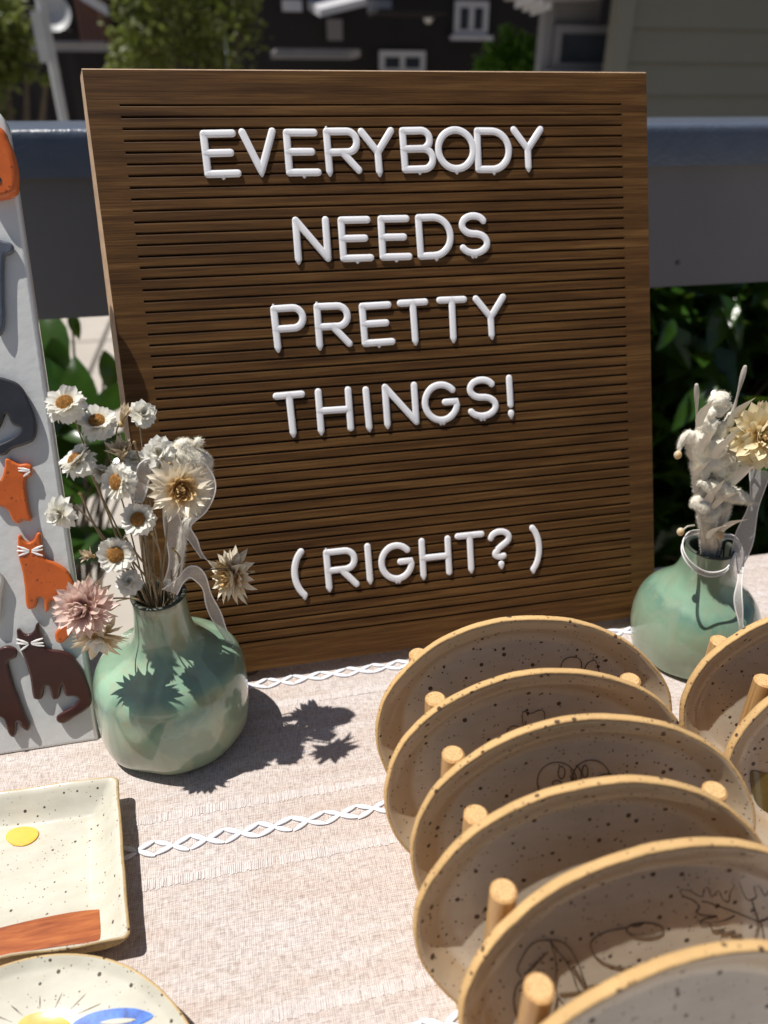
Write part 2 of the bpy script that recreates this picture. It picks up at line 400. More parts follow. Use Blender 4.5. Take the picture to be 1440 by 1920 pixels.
M_greytrim = simple('grey_trim_paint', (.20, .195, .21), .6, .05, 4)
def mk_pane():
    m, nt, b = mat('window_glass')
    setc(nt, b, ramp(nt, noise_t(nt, coords(nt), 2, 3), [(.3, (.02, .025, .035)), (.7, (.05, .06, .08))])); b.inputs['Roughness'].default_value = .06
    return m
M_pane = mk_pane(); M_lamp = simple('lamp_globe', (.75, .74, .70), .3, .05, 6)
M_galv = simple('grey_metal', (.42, .43, .44), .5, .1, 12)
M_wood = simple('table_wood', (.34, .22, .12), .6, .2, 30)

# ------------------------------------------------------------------ ground
GZ = -.75
g = MB(); g.add([(-60, -40, GZ), (60, -40, GZ), (60, 90, GZ), (-60, 90, GZ)], [(0, 1, 2, 3)])
ground = tag(obj('ground', g, M_joint, smooth=False), 'sunlit pale concrete paving beyond the grey railing', kind='structure')
slab = MB(); sx, sy = 1.18, 1.18
slab.add([(-sx/2, -sy/2, 0), (sx/2, -sy/2, 0), (sx/2, sy/2, 0), (-sx/2, sy/2, 0), (-sx/2+.006, -sy/2+.006, .012), (sx/2-.006, -sy/2+.006, .012), (sx/2-.006, sy/2-.006, .012), (-sx/2+.006, sy/2-.006, .012)],
         [(4, 5, 6, 7), (0, 1, 5, 4), (1, 2, 6, 5), (2, 3, 7, 6), (3, 0, 4, 7)])
slabm = slab.mesh('paving_slab', M_concrete, False)
for i in range(-7, 8):
    for j in range(-6, 13):
        put('paving_slab', slabm, ground, Matrix.Translation((i*1.19-.1, j*1.19+.35, GZ+.001+random.uniform(-.002, .002))))

# ------------------------------------------------------------------ dark house across the way (all its parts are boxes set on its facade)
HY = 14.0
def rect(px0, py0, px1, py1, y): # photo rectangle -> x0,x1,z0,z1 on the plane y
    a = on_y((px0, py0), y); b = on_y((px1, py1), y); return min(a.x, b.x), max(a.x, b.x), min(a.z, b.z), max(a.z, b.z)
def xs(pxa, pxb, py, y): return on_y((pxa, py), y).x, on_y((pxb, py), y).x
def slabbox(name, r, y, d, m, parent, proud=0):
    return obj(name, MB().box((r[0], y-d-proud, r[2]), (r[1], y-proud, r[3])), m, parent, world=True, smooth=False)
house = thing('dark_house', 'dark brown shaded house with white framed windows behind the sign', 'house', (2, HY, GZ))
x0, x1 = xs(440, 1200, 60, HY)
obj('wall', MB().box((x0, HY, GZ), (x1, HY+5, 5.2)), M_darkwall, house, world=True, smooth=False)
obj('roof', MB().add([(x0-.5, HY-.5, 5.0), (x1+.5, HY-.5, 5.0), (x1+.5, HY+5.5, 5.0), (x0-.5, HY+5.5, 5.0), (x0+1, HY+2.5, 7), (x1-1, HY+2.5, 7)], [(0, 1, 5, 4), (2, 3, 4, 5), (1, 2, 5), (3, 0, 4), (3, 2, 1, 0)]), M_roof, house, world=True, smooth=False)
def window(parent, r, y, panes=2, t=.09, fm=None):
    fm = fm or M_trim
    f = MB(); a, b, c, d = r
    f.box((a, y-.08, c), (b, y-.01, c+t)); f.box((a, y-.08, d-t), (b, y-.01, d)); f.box((a, y-.08, c+t), (a+t, y-.01, d-t)); f.box((b-t, y-.08, c+t), (b, y-.01, d-t))
    wpw = (b-a-2*t-(panes-1)*t)/panes
    for i in range(1, panes): q = a+t+i*wpw+(i-1)*t; f.box((q, y-.075, c+t), (q+t, y-.012, d-t))
    wdw = obj('window', f, fm, parent, world=True, smooth=False)
    for i in range(panes):
        q = a+t+i*(wpw+t); obj('pane', MB().box((q-.01, y-.05, c+t-.01), (q+wpw+.01, y-.03, d-t+.01)), M_pane, wdw, world=True, smooth=False)
    s_ = obj('sill', MB().box((a-.08, y-.16, c-.07), (b+.08, y-.082, c-.002)), fm, wdw, world=True, smooth=False)
    return wdw
window(house, rect(852, 2, 911, 68, HY), HY); window(house, rect(710, 95, 795, 140, HY), HY)
slabbox('awning', rect(508, 97, 656, 111, HY-1.2), HY-1.2, .9, M_roof, house)
slabbox('awning_fascia', rect(508, 99, 656, 110, HY-2.12), HY-2.12, .04, M_greytrim, house)
slabbox('vent_panel', rect(612, 36, 642, 76, HY), HY, .05, M_greytrim, house)
slabbox('balcony_floor', rect(690, 26, 812, 34, HY-.8), HY-.8, .8, M_darkwall, house)
slabbox('balcony_panel', rect(690, 0, 733, 26, HY-.8), HY-.8, .05, M_galv, house)
slabbox('curtain_panel', rect(528, 0, 566, 22, HY), HY, .06, M_trim, house)
sl = on_y((600, 18), HY-1.5); s2 = on_y((688, -4), HY-1.5)
obj('porch_roof', MB().add([(sl.x, HY-1.5, sl.z), (s2.x, HY-1.5, s2.z), (s2.x, HY-.1, s2.z+.25), (sl.x, HY-.1, sl.z+.25), (sl.x, HY-1.5, sl.z-.09), (s2.x, HY-1.5, s2.z-.09), (s2.x, HY-.1, s2.z+.12), (sl.x, HY-.1, sl.z+.12)], [(0, 1, 2, 3), (4, 7, 6, 5), (0, 4, 5, 1), (1, 5, 6, 2), (2, 6, 7, 3), (3, 7, 4, 0)]), M_trim, house, world=True, smooth=False)
c = on_y((803, 34), HY-.6); lm = obj('porch_lamp', MB().ball(c, .075, 16, 10), M_lamp, house, world=True); obj('lamp_arm', MB().tube([c+Vector((0, .07, 0)), c+Vector((0, .3, .08)), c+Vector((0, .6, .08))], .015, 8), M_galv, lm, world=True)

house2 = thing('dark_house', 'dark house with red brown gable and pale carport edge left of the tree', 'house', (-3, HY+1, GZ))
x0, x1 = xs(-260, 420, 60, HY+1)
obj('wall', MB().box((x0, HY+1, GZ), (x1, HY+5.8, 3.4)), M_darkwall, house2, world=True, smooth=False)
obj('roof', MB().add([(x0-.4, HY+.6, 3.4), (x1+.2, HY+.6, 3.4), (x1+.2, HY+6, 3.4), (x0-.4, HY+6, 3.4), (x0-.4, HY+3.3, 5.2), (x1+.2, HY+3.3, 5.2)], [(0, 1, 5, 4), (2, 3, 4, 5), (1, 2, 5), (3, 0, 4), (3, 2, 1, 0)]), M_roof, house2, world=True, smooth=False)
r = rect(128, -60, 198, 78, HY-.6); obj('gable_wall', MB().box((r[0], HY-.6, r[2]), (r[1], HY+.9, r[3])), M_brickwall, house2, world=True, smooth=False)
for k in range(4):
    q = r[0]+(r[1]-r[0])*(k+.5)/4; obj('batten', MB().box((q-.02, HY-.64, r[2]), (q+.02, HY-.603, r[3]-.05)), M_brickwall, house2, world=True, smooth=False)
a = on_y((150, -2), HY-.8); b_ = on_y((203, 30), HY-.8)
obj('barge_board', MB().add([(a.x, HY-.8, a.z), (b_.x, HY-.8, b_.z), (b_.x, HY-.62, b_.z), (a.x, HY-.62, a.z), (a.x, HY-.8, a.z+.13), (b_.x, HY-.8, b_.z+.13), (b_.x, HY-.62, b_.z+.13), (a.x, HY-.62, a.z+.13)], [(0, 1, 5, 4), (1, 2, 6, 5), (2, 3, 7, 6), (3, 0, 4, 7), (4, 5, 6, 7), (3, 2, 1, 0)]), M_trim, house2, world=True, smooth=False)
slabbox('carport_edge', rect(40, 87, 215, 97, HY-2), HY-2, .1, M_greytrim, house2)
slabbox('carport_roof', rect(40, 86, 215, 93, HY-.7), HY-.7, 1.28, M_roof, house2)
r = rect(85, 100, 93, 300, HY-2); 
for px in (60, 132, 208):
    a = on_y((px, 97), HY-1.98); obj('carport_post', MB().box((a.x-.05, HY-2.06, GZ), (a.x+.05, HY-1.96, a.z-.005)), M_darkwall, house2, world=True, smooth=False)
c = on_y((102, 28), HY-.4)
sat = thing('satellite_dish', 'white dish on dark house wall left of red brown gable', 'dish', c)
dv = MB(); dv.lathe([(.0, .0), (.12, .015), (.22, .06), (.25, .085), (.252, .10), (.24, .088), (.12, .03), (.0, .012)], 24, capb=False)
obj('bowl', dv, M_galv, sat, local=Matrix.Rotation(R(75), 4, 'X')); obj('arm', MB().tube([(0, .02, 0), (0, .3, -.1), (0, 1.4, -.1)], .02, 8), M_galv, sat)

# house on the right: horizontal siding boards, corner trim, window bay, eave
SY = 5.2
hr = thing('sage_house', 'sage grey house clad in wide horizontal boards at right', 'house', (3, SY, GZ))
A = on_y((1182, 60), SY).x
obj('wall', MB().add([(A, SY+.03, GZ), (A+5.5, SY+.03, GZ), (A+8, SY+4, GZ), (A+2.4, SY+4, GZ), (A, SY+.03, 3), (A+5.5, SY+.03, 3), (A+8, SY+4, 3), (A+2.4, SY+4, 3)], [(3, 2, 1, 0), (4, 5, 6, 7), (0, 1, 5, 4), (1, 2, 6, 5), (2, 3, 7, 6), (3, 0, 4, 7)]), M_sage, hr, world=True, smooth=False)
brd = MB(); brd.add([(0, 0, 0), (5.5, 0, 0), (5.5, .028, .2), (0, .028, .2), (0, .03, 0), (5.5, .03, 0), (5.5, .03, .2), (0, .03, .2)], [(0, 1, 2, 3), (0, 4, 5, 1), (3, 2, 6, 7), (0, 3, 7, 4), (1, 5, 6, 2)])
bm_ = brd.mesh('siding_board', M_sage, False)
for k in range(18): put('siding_board', bm_, hr, Matrix.Translation((A-3, -.005, .02+k*.203)))
obj('corner_trim', MB().box((A-.13, SY-.03, GZ), (A-.002, SY+.08, 3.0)), M_sage, hr, world=True, smooth=False)
by = SY+.5; r = xs(1020, 1182, 65, by)
obj('bay_wall', MB().box((r[0], by, GZ), (A, by+.12, 3.0)), M_greytrim, hr, world=True, smooth=False)
obj('bay_trim', MB().box((r[0]-.02, by-.04, GZ), (r[0]+.05, by-.003, 3.0)), M_greytrim, hr, world=True, smooth=False)
wd_ = window(hr, rect(1036, 48, 1166, 134, by), by, 1, .05, M_greytrim)
r2 = rect(1155, 118, 1182, 150, by-.1); obj('trim_block', MB().box((r2[0], by-.2, r2[2]-.3), (r2[1], by-.09, r2[3])), M_trim, hr, world=True, smooth=False)
obj('eave', MB().box((r[0]-.9, SY-.5, 1.62), (A+5.8, SY+4.3, 1.75)).box((r[0]-.9, SY-.5, 1.75), (A+5.8, SY+4.3, 3.3)), M_roof, hr, world=True, smooth=False)
for k in range(7):
    q = r[0]-.75+k*.42; obj('rafter', MB().box((q, SY-.62, 1.50), (q+.06, by+.2, 1.615)), M_trim, hr, world=True, smooth=False)
r3 = rect(975, -34, 1040, -6, by-.3); obj('porch_eave', MB().box((r3[0], by-.3, r3[2]), (A-.14, by-.002, r3[3]+.3)), M_roof, hr, world=True, smooth=False)
for k in range(3):
    q = r3[0]+.05+k*.06; z = r3[2]-.002-.02*k; obj('rafter_tail', MB().add([(q, by-.42, z-.035), (q+.022, by-.42, z-.035), (q+.022, by-.1, z-.05), (q, by-.1, z-.05), (q, by-.42, z), (q+.022, by-.42, z), (q+.022, by-.1, z), (q, by-.1, z)], [(3, 2, 1, 0), (4, 5, 6, 7), (0, 1, 5, 4), (1, 2, 6, 5), (2, 3, 7, 6), (3, 0, 4, 7)]), M_trim, hr, world=True, smooth=False)

# sign post at the far left
py = 5.0; post = thing('sign_post', 'grey sign panel seen from behind on a pale post at far left', 'sign', (on_y((90, 150), py).x, py, GZ))
a = on_y((105, 150), py); obj('pole', MB().tube([(a.x, py, GZ), (a.x, py, a.z+1.2)], .028, 12), M_galv, post, world=True)
r = rect(42, 22, 112, 118, py); obj('panel', MB().box((r[0]+.05, py-.06, r[2]), (r[1]-.04, py-.035, r[3])), M_galv, post, world=True, smooth=False)

# ------------------------------------------------------------------ trees and bushes
def leafquad(mb, p, s, rnd, droop=0):
    d = Vector((rnd.gauss(0, 1), rnd.gauss(0, 1), rnd.gauss(0, .7)-droop)).normalized(); n = Vector((rnd.gauss(0, .7), rnd.gauss(0, .7), 1.2)); s_ = d.cross(n).normalized()*s*.32; k = s_.cross(d).normalized()*s*.12
    mb.add([p, p+d*s*.5+s_-k, p+d*s, p+d*s*.5-s_-k], [(0, 1, 2), (0, 2, 3)])
def tree(name, label, cat, base, blobs, n, leaf, m, seed, group=None, trunk=.07):
    rnd = random.Random(seed); t = thing(name, label, cat, base, group); mb = MB(); tk = MB(); base = Vector(base)
    for c, r in blobs:
        c = Vector(c); k = int(n*(r**2)/sum(q[1]**2 for q in blobs))
        subs = [c+Vector((rnd.gauss(0, 1), rnd.gauss(0, 1), rnd.gauss(0, 1))).normalized()*r*rnd.uniform(.45, 1.0) for _ in range(14)]
        for i in range(k):
            s_ = rnd.choice(subs); p = s_+Vector((rnd.gauss(0, 1), rnd.gauss(0, 1), rnd.gauss(0, .8)))*r*.24
            leafquad(mb, p, leaf*rnd.uniform(.6, 1.3), rnd, .3)
        mid = base.lerp(c, .6)+Vector((rnd.uniform(-.1, .1), 0, .1))*r
        tk.tube([base+Vector((0, 0, .2)), base.lerp(mid, .5), mid, c], [trunk*.7, trunk*.6, trunk*.4, trunk*.15], 7)
    tk.tube([base, base+Vector((0, 0, .5))], [trunk*1.2, trunk], 9)
    obj('crown', mb, m, t, world=True, smooth=False); obj('trunk', tk, M_bark, t, world=True)
    return t
def bl(px, py, y, r): c = on_y((px, py), y); return (c, r)
TY = 9.0
tree('leafy_tree', 'olive green tree in front of the dark houses above the sign', 'tree', (on_y((340, 100), TY).x, TY, GZ),
     [bl(340, 20, TY, .55), bl(275, 90, TY, .36), bl(410, 30, TY, .36), bl(310, -60, TY, .6), bl(385, 110, TY, .36), bl(400, -60, TY+.3, .45), bl(255, 120, TY-.2, .26), bl(462, 18, TY, .14)], 4200, .085, M_leaf2, 3)
tree('leafy_tree', 'dark green tree cut by the photo edge at far left', 'tree', (on_y((-40, 100), 6.0).x, 6.0, GZ),
     [bl(-30, 60, 6, .27), bl(8, 130, 6, .13), bl(-40, 150, 6, .26), bl(88, 143, 5.9, .06), bl(-60, 10, 6.2, .3), bl(50, 135, 5.95, .05)], 3000, .07, M_leaf2, 5)
tree('round_bush', 'bright green bush beside the sage house window', 'bush', (on_y((950, 200), 7.5).x, 7.5, GZ),
     [bl(950, 125, 7.5, .24), bl(925, 105, 7.5, .16), bl(985, 90, 7.5, .20), bl(955, 80, 7.5, .14), bl(960, 170, 7.5, .3), bl(955, 260, 7.5, .4)], 6500, .06, M_leaf3, 8, trunk=.04)

def leafmesh(name, L, W, fold, m, curl=.25):
    vs = []; fs = []; n = 6
    for i in range(n+1):
        t = i/n; wv = W*.5*math.sin(math.pi*min(1, t*.97+.02))**.8*(1-.25*t)+.0002; zc = -curl*L*t*t
        vs += [(-wv, L*t, zc+fold*wv), (0, L*t, zc), (wv, L*t, zc+fold*wv)]
    for i in range(n):
        a = i*3; fs += [(a, a+1, a+4, a+3), (a+1, a+2, a+5, a+4)]
    return MB().add(vs, fs).mesh(name, m)
def shrub(label, base, boxlo, boxhi, nleaf, nstuff, L, seed, meshes, stuffbox=None):
    rnd = random.Random(seed); t = thing('leafy_shrub', label, 'shrub', base, 'shrubs growing behind the railing')
    def rot(): return Euler((rnd.uniform(-.9, .5), rnd.uniform(-.6, .6), rnd.uniform(0, 6.283)), 'XYZ').to_matrix().to_4x4()
    for i in range(nleaf):
        p = Vector([rnd.uniform(a, b) for a, b in zip(boxlo, boxhi)]); s_ = rnd.uniform(.65, 1.25)
        o = put('leaf', meshes[i % len(meshes)], t, XF[t.name].inverted() @ Matrix.Translation(p) @ rot() @ Matrix.Scale(s_, 4))
    mb = MB(); lo, hi = stuffbox or (boxlo, boxhi)
    for i in range(nstuff):
        p = Vector([rnd.uniform(a, b) for a, b in zip(lo, hi)]); M = Matrix.Translation(p) @ rot(); s_ = L*rnd.uniform(.7, 1.2)
        mb.add([M @ Vector(q) for q in ((0, 0, 0), (s_*.26, s_*.5, .008), (0, s_, -.01), (-s_*.26, s_*.5, .008))], [(0, 1, 2), (0, 2, 3)])
    if nstuff: tag(obj('inner_leaves', mb, meshes[0].materials[0], t, world=True, smooth=False), kind='stuff')
    st = MB()
    for i in range(14):
        p = Vector([rnd.uniform(a, b) for a, b in zip(boxlo, boxhi)]); b0 = Vector(base)+Vector((rnd.uniform(-.1, .1), rnd.uniform(-.05, .05), 0))
        st.tube([b0, b0.lerp(p, .5)+Vector((0, 0, .05)), p], [.006, .004, .002], 6)
    obj('stem', st, M_bark, t, world=True); return t
LM = [leafmesh('leaf', .085, .046, .25, M_leaf), leafmesh('leaf', .07, .036, .35, M_leaf, .4), leafmesh('leaf', .095, .05, .15, M_leaf, .1)]
LMB = [leafmesh('leaf', .085, .045, .25, M_leaf), leafmesh('leaf', .075, .036, .35, M_leaf, .4), leafmesh('leaf', .095, .048, .15, M_leaf, .1)]
shrub('dense glossy dark green shrub behind railing on the right of the sign', (.75, .95, GZ), (.20, .62, -.55), (1.25, .95, .10), 290, 9000, .11, 21, LMB, ((.10, .70, -.73), (1.7, 1.6, .12)))
def sparse_shrub():
    t = thing('leafy_shrub', 'few broad green leaves between white cat board and letter board', 'shrub', (-.42, .72, GZ), 'shrubs growing behind the railing')
    rnd = random.Random(4); st = MB()
    # (pixel of the leaf's middle, distance, length, roll in the picture, tilt)
    for px, pyy, y, s_, a, tl in ((92, 640, .66, 1.25, 190, .5), (110, 690, .62, 1.0, 170, .3), (85, 720, .6, 1.1, 200, .4), (150, 755, .55, 1.05, 8, .15), (205, 695, .7, .7, 175, .2), (215, 745, .64, .75, 120, .2), (150, 800, .58, 1.1, 60, .4), (110, 830, .6, 1.2, 100, .5), (170, 860, .62, 1.1, 90, .4), (130, 870, .6, 1.1, 200, .5), (100, 900, .62, 1.2, 60, .4), (215, 825, .62, .9, 80, .4), (160, 905, .66, 1.0, 120, .4), (140, 1010, .6, 1.2, 70, .4), (165, 1030, .58, 1.1, 95, .5), (190, 1015, .62, 1.0, 110, .4), (100, 1000, .6, 1.1, 60, .4), (140, 612, .7, .5, 185, .2), (85, 780, .6, 1.2, 160, .4), (70, 850, .58, 1.2, 60, .4), (60, 700, .6, 1.2, 60, .4), (105, 770, .64, 1.1, 210, .5)):
        c = on_y((px, pyy), y); n = (CAM-c).normalized(); n = (n*(1-tl)+Vector((0, 0, 1))*tl+Vector((rnd.uniform(-.3, .3), 0, 0))).normalized()
        up = Vector((0, 0, 1)); up = (up-n*up.dot(n)).normalized(); d = Matrix.Rotation(R(a), 3, n) @ up
        M = frame(c-d*.04*s_, d.cross(n), n)
        put('leaf', LM[rnd.randrange(3)], t, XF[t.name].inverted() @ M @ Matrix.Scale(s_, 4))
        b0 = Vector((-.42, .74, GZ)); st.tube([b0, b0.lerp(c, .6)+Vector((0, .05, .05)), c-d*.04*s_], [.004, .003, .0015], 6)
    obj('stem', st, M_bark, t, world=True)
sparse_shrub()

# ------------------------------------------------------------------ railing
ry = .27
zt = .2675; 
rail = thing('deck_railing', 'grey painted railing with flat navy cap behind the table', 'railing', (0, ry, GZ))
zc = on_y((720, 236), ry).z; zb = on_y((720, 322), ry).z; zl = on_y((720, 561), ry+.02).z
cp = MB(); e = .004; X0, X1 = -1.6, 2.2
prof = [(ry, zb), (ry, zc-e), (ry+.0012, zc-.0012), (ry+e, zc), (ry+.181, zc), (ry+.185, zc-e), (ry+.185, zb)]
cp.add([(X0, y, z) for y, z in prof]+[(X1, y, z) for y, z in prof], [tuple((i, i+7, (i+1) % 7+7, (i+1) % 7)) for i in range(7)]+[tuple(range(7))[::-1], tuple(range(7, 14))])
obj('cap_rail', cp, M_cap, rail, world=True, smooth=True, angle=50)
obj('rail_board', MB().box((X0, ry+.012, zl), (X1, ry+.05, zb-.001)), M_board, rail, world=True, smooth=False)
obj('lower_rail', MB().box((X0, ry+.03, -.70), (X1, ry+.07, -.61)), M_board, rail, world=True, smooth=False)
for x in (-1.5, 1.1, 2.1): obj('post', MB().box((x-.045, ry+.052, GZ), (x+.045, ry+.137, zb-.002)), M_board, rail, world=True, smooth=False)
c = on_y((1272, 493), ry+.011); obj('screw', MB().lathe([(.0022, 0), (.002, .0008)], 12, capt=True), M_joint, rail, local=XF[rail.name].inverted() @ frame(c+Vector((0, .0006, 0)), (1, 0, 0), (0, -1, 0)))

# ------------------------------------------------------------------ table and cloth
TX0, TX1, TY0, TY1 = -.95, .85, -.62, .046
tb = thing('folding_table', 'market table hidden under the pale linen cloth', 'table', (0, -.3, GZ))
obj('tabletop', MB().box((TX0+.02, TY0+.02, -.04), (TX1-.02, TY1-.012, -.004)), M_wood, tb, world=True, smooth=False)
for x in (TX0+.1, TX1-.1):
    for y in (TY0+.1, TY1-.06): obj('leg', MB().tube([(x, y, GZ), (x, y, -.04)], .016, 12), M_galv, tb, world=True)
def cz(x, y): return .0007*noise.noise(Vector((x*14, y*22, 3)))+.0005*noise.noise(Vector((x*40, y*60, 9)))
cl = MB(); nx, ny = 150, 90; vs = []; rows = []
ys = [TY0+(TY1-TY0)*i/ny for i in range(ny+1)]; xs = [TX0+(TX1-TX0)*i/nx for i in range(nx+1)]
prof = [(TY0-.012, -.30), (TY0-.011, -.12), (TY0-.008, -.01), (TY0-.003, -.002)]+[(y, None) for y in ys]+[(TY1+.003, -.002), (TY1+.006, -.010), (TY1+.008, -.05), (TY1+.010, -.16), (TY1+.012, -.28)]
for (y, z) in prof:
    for x in xs:
        q = cz(x, y) if z is None else z; dy = 0 if z is None or z > -.03 else .012*math.sin(x*31+2*math.sin(x*9))*min(1, -z*5)
        vs.append((x, y+(dy if y > 0 else -abs(dy)), q))
W = nx+1
cl.add(vs, [(j*W+i, j*W+i+1, (j+1)*W+i+1, (j+1)*W+i) for j in range(len(prof)-1) for i in range(nx)])
cloth = tag(obj('tablecloth', cl, M_cloth, smooth=True, angle=None), 'pinkish beige linen tablecloth with rows of white embroidery', 'tablecloth')
# white embroidery: each stitch a small padded leaf, two by two they close into eyes
stm = MB(); n = 7; vs = []; 
for i in range(n+1):
    t = i/n; wv = .00145*math.sin(math.pi*(.07+.86*t))**.7
    for k in range(6):
        q = math.pi*2*k/6; vs.append(((t-.5)*.0086, wv*math.cos(q), .0003+wv*.5*math.sin(q)))
stm.add(vs, [(i*6+k, i*6+(k+1) % 6, (i+1)*6+(k+1) % 6, (i+1)*6+k) for i in range(n) for k in range(6)])
stitch = stm.mesh('stitch', M_thread)
rnd = random.Random(2)
for y, xa, xb in ((-.0121, -.215, .15), (-.1044, -.27, .03), (-.197, -.13, .06)):
    x = xa; k = 0
    while x < xb:
        for s_ in (1, -1):
            a = R(23)*s_*(1 if k % 2 == 0 else -1)+rnd.uniform(-.09, .09)
            px, pyy = x+rnd.uniform(-.0004, .0004), y+.0018*s_+rnd.uniform(-.0003, .0003)
            put('stitch', stitch, cloth, Matrix.Translation((px, pyy, cz(px, pyy)+.0002)) @ Matrix.Rotation(a, 4, 'Z') @ Matrix.Scale(rnd.uniform(.9, 1.06), 4))
        x += .0074; k += 1
# drawn-thread hems: small ladders of pale bars
hm = MB()
for y in (.004, -.0285, -.0885, -.1210, -.1808, -.2135):
    x = -.30
    while x < .30:
        wv = rnd.uniform(.0004, .0008); h = rnd.uniform(.0019, .0029); z = cz(x, y)
        if rnd.random() < .96: hm.box((x-wv/2, y-h, z-.0002), (x+wv/2, y+h*rnd.uniform(.8, 1), z+rnd.uniform(.0001, .0004)))
        x += wv+rnd.uniform(.0001, .0003)
tag(obj('drawn_thread_hem', hm, M_hem, cloth, smooth=False), kind='stuff')

# ------------------------------------------------------------------ letter board
SC = .9753; B0 = CAM+(Vector((0, 0, 0))-CAM)*SC; LEAN = .3669
BU = Vector((1, 0, 0)); BV = Vector((0, math.sin(LEAN), math.cos(LEAN))); BN = BU.cross(BV)   # BN faces the viewer
BM = frame(B0, BU, BN); BW, BH, BT = .30*SC, .315*SC, .009
board = thing('letter_board', 'grooved walnut letter board leaning back on the table', 'letter board', BM)
pb = MB(); hw = BW/2; gl, gr = -.1346*SC, .1345*SC; gt, gbm, ng = .2988*SC, .0170*SC, 52
pitch = (gt-gbm)/(ng-1); gw, gd, ch = .00105, .0028, .0006
def quad(a, b, c, d): pb.add([a, b, c, d], [(0, 1, 2, 3)])
Y0, Y1 = gbm-gw/2, gt+gw/2
quad((-hw, 0, 0), (hw, 0, 0), (hw, Y0, 0), (-hw, Y0, 0)); quad((-hw, Y1, 0), (hw, Y1, 0), (hw, BH, 0), (-hw, BH, 0))
quad((-hw, Y0, 0), (gl, Y0, 0), (gl, Y1, 0), (-hw, Y1, 0)); quad((gr, Y0, 0), (hw, Y0, 0), (hw, Y1, 0), (gr, Y1, 0))
rg = random.Random(12)
for i in range(ng):
    a = gbm+i*pitch-gw/2; b = a+gw; l2 = gl+rg.uniform(-.0004, .0004)
    quad((gl, a, -gd), (gr, a, -gd), (gr, b, -gd), (gl, b, -gd)); quad((gl, a, 0), (gr, a, 0), (gr, a, -gd), (gl, a, -gd)); quad((gl, b, -gd), (gr, b, -gd), (gr, b, 0), (gl, b, 0))
    quad((gl, b, 0), (gl, a, 0), (gl, a, -gd), (gl, b, -gd)); quad((gr, a, 0), (gr, b, 0), (gr, b, -gd), (gr, a, -gd))
    if i < ng-1:
        c = b+(pitch-gw); e_ = .00035
        quad((gl, b+e_, .00012), (gr, b+e_, .00012), (gr, c-e_, .00012), (gl, c-e_, .00012)); quad((gl, b, 0), (gr, b, 0), (gr, b+e_, .00012), (gl, b+e_, .00012)); quad((gl, c-e_, .00012), (gr, c-e_, .00012), (gr, c, 0), (gl, c, 0))
obj('grooved_panel', pb, M_walnut, board, smooth=False)
# pale plywood edge: wraps sides and back; the left edge bows out a little
ed = MB(); ns = 12
L = [(-hw-.0026-.0012*math.sin(math.pi*i/ns), BH*i/ns, -BT) for i in range(ns+1)]; Lf = [(-hw, BH*i/ns, 0) for i in range(ns+1)]
for i in range(ns): ed.add([Lf[i], Lf[i+1], L[i+1], L[i]], [(0, 1, 2, 3)])
ed.add([(hw, 0, 0), (hw, BH, 0), (hw, BH, -BT), (hw, 0, -BT)], [(0, 3, 2, 1)]); ed.add([(-hw, BH, 0), (hw, BH, 0), (hw, BH+.0009, -.0012), (-hw-.0004, BH+.0009, -.0012), (hw, BH+.0009, -BT), (-hw-.0026, BH+.0009, -BT)], [(0, 1, 2, 3), (3, 2, 4, 5)])
ed.add([(-hw, 0, 0), (hw, 0, 0), (hw, 0, -BT), L[0]], [(0, 3, 2, 1)]); ed.add(L+[(hw, BH, -BT), (hw, 0, -BT)], [tuple(range(ns+3))])
obj('plywood_edge', ed, M_ply, board, smooth=False)
for x in (-.1, .1): obj('foot', MB().lathe([(.006, -.0068), (.006, .0005)], 16, capt=True), M_bark, board, local=BM.inverted() @ Matrix.Translation(BM @ Vector((x, 0, -BT))+Vector((0, .002, 0))))
lg = BM @ Vector((0, .2, -BT)); obj('back_strut', MB().box((-.02, -.003, 0), (.02, .003, (lg-Vector((0, .044, 0))).length)), M_ply, board, local=BM.inverted() @ frame(Vector((0, .036, 0)), (1, 0, 0), lg-Vector((0, .036, 0))), smooth=False)

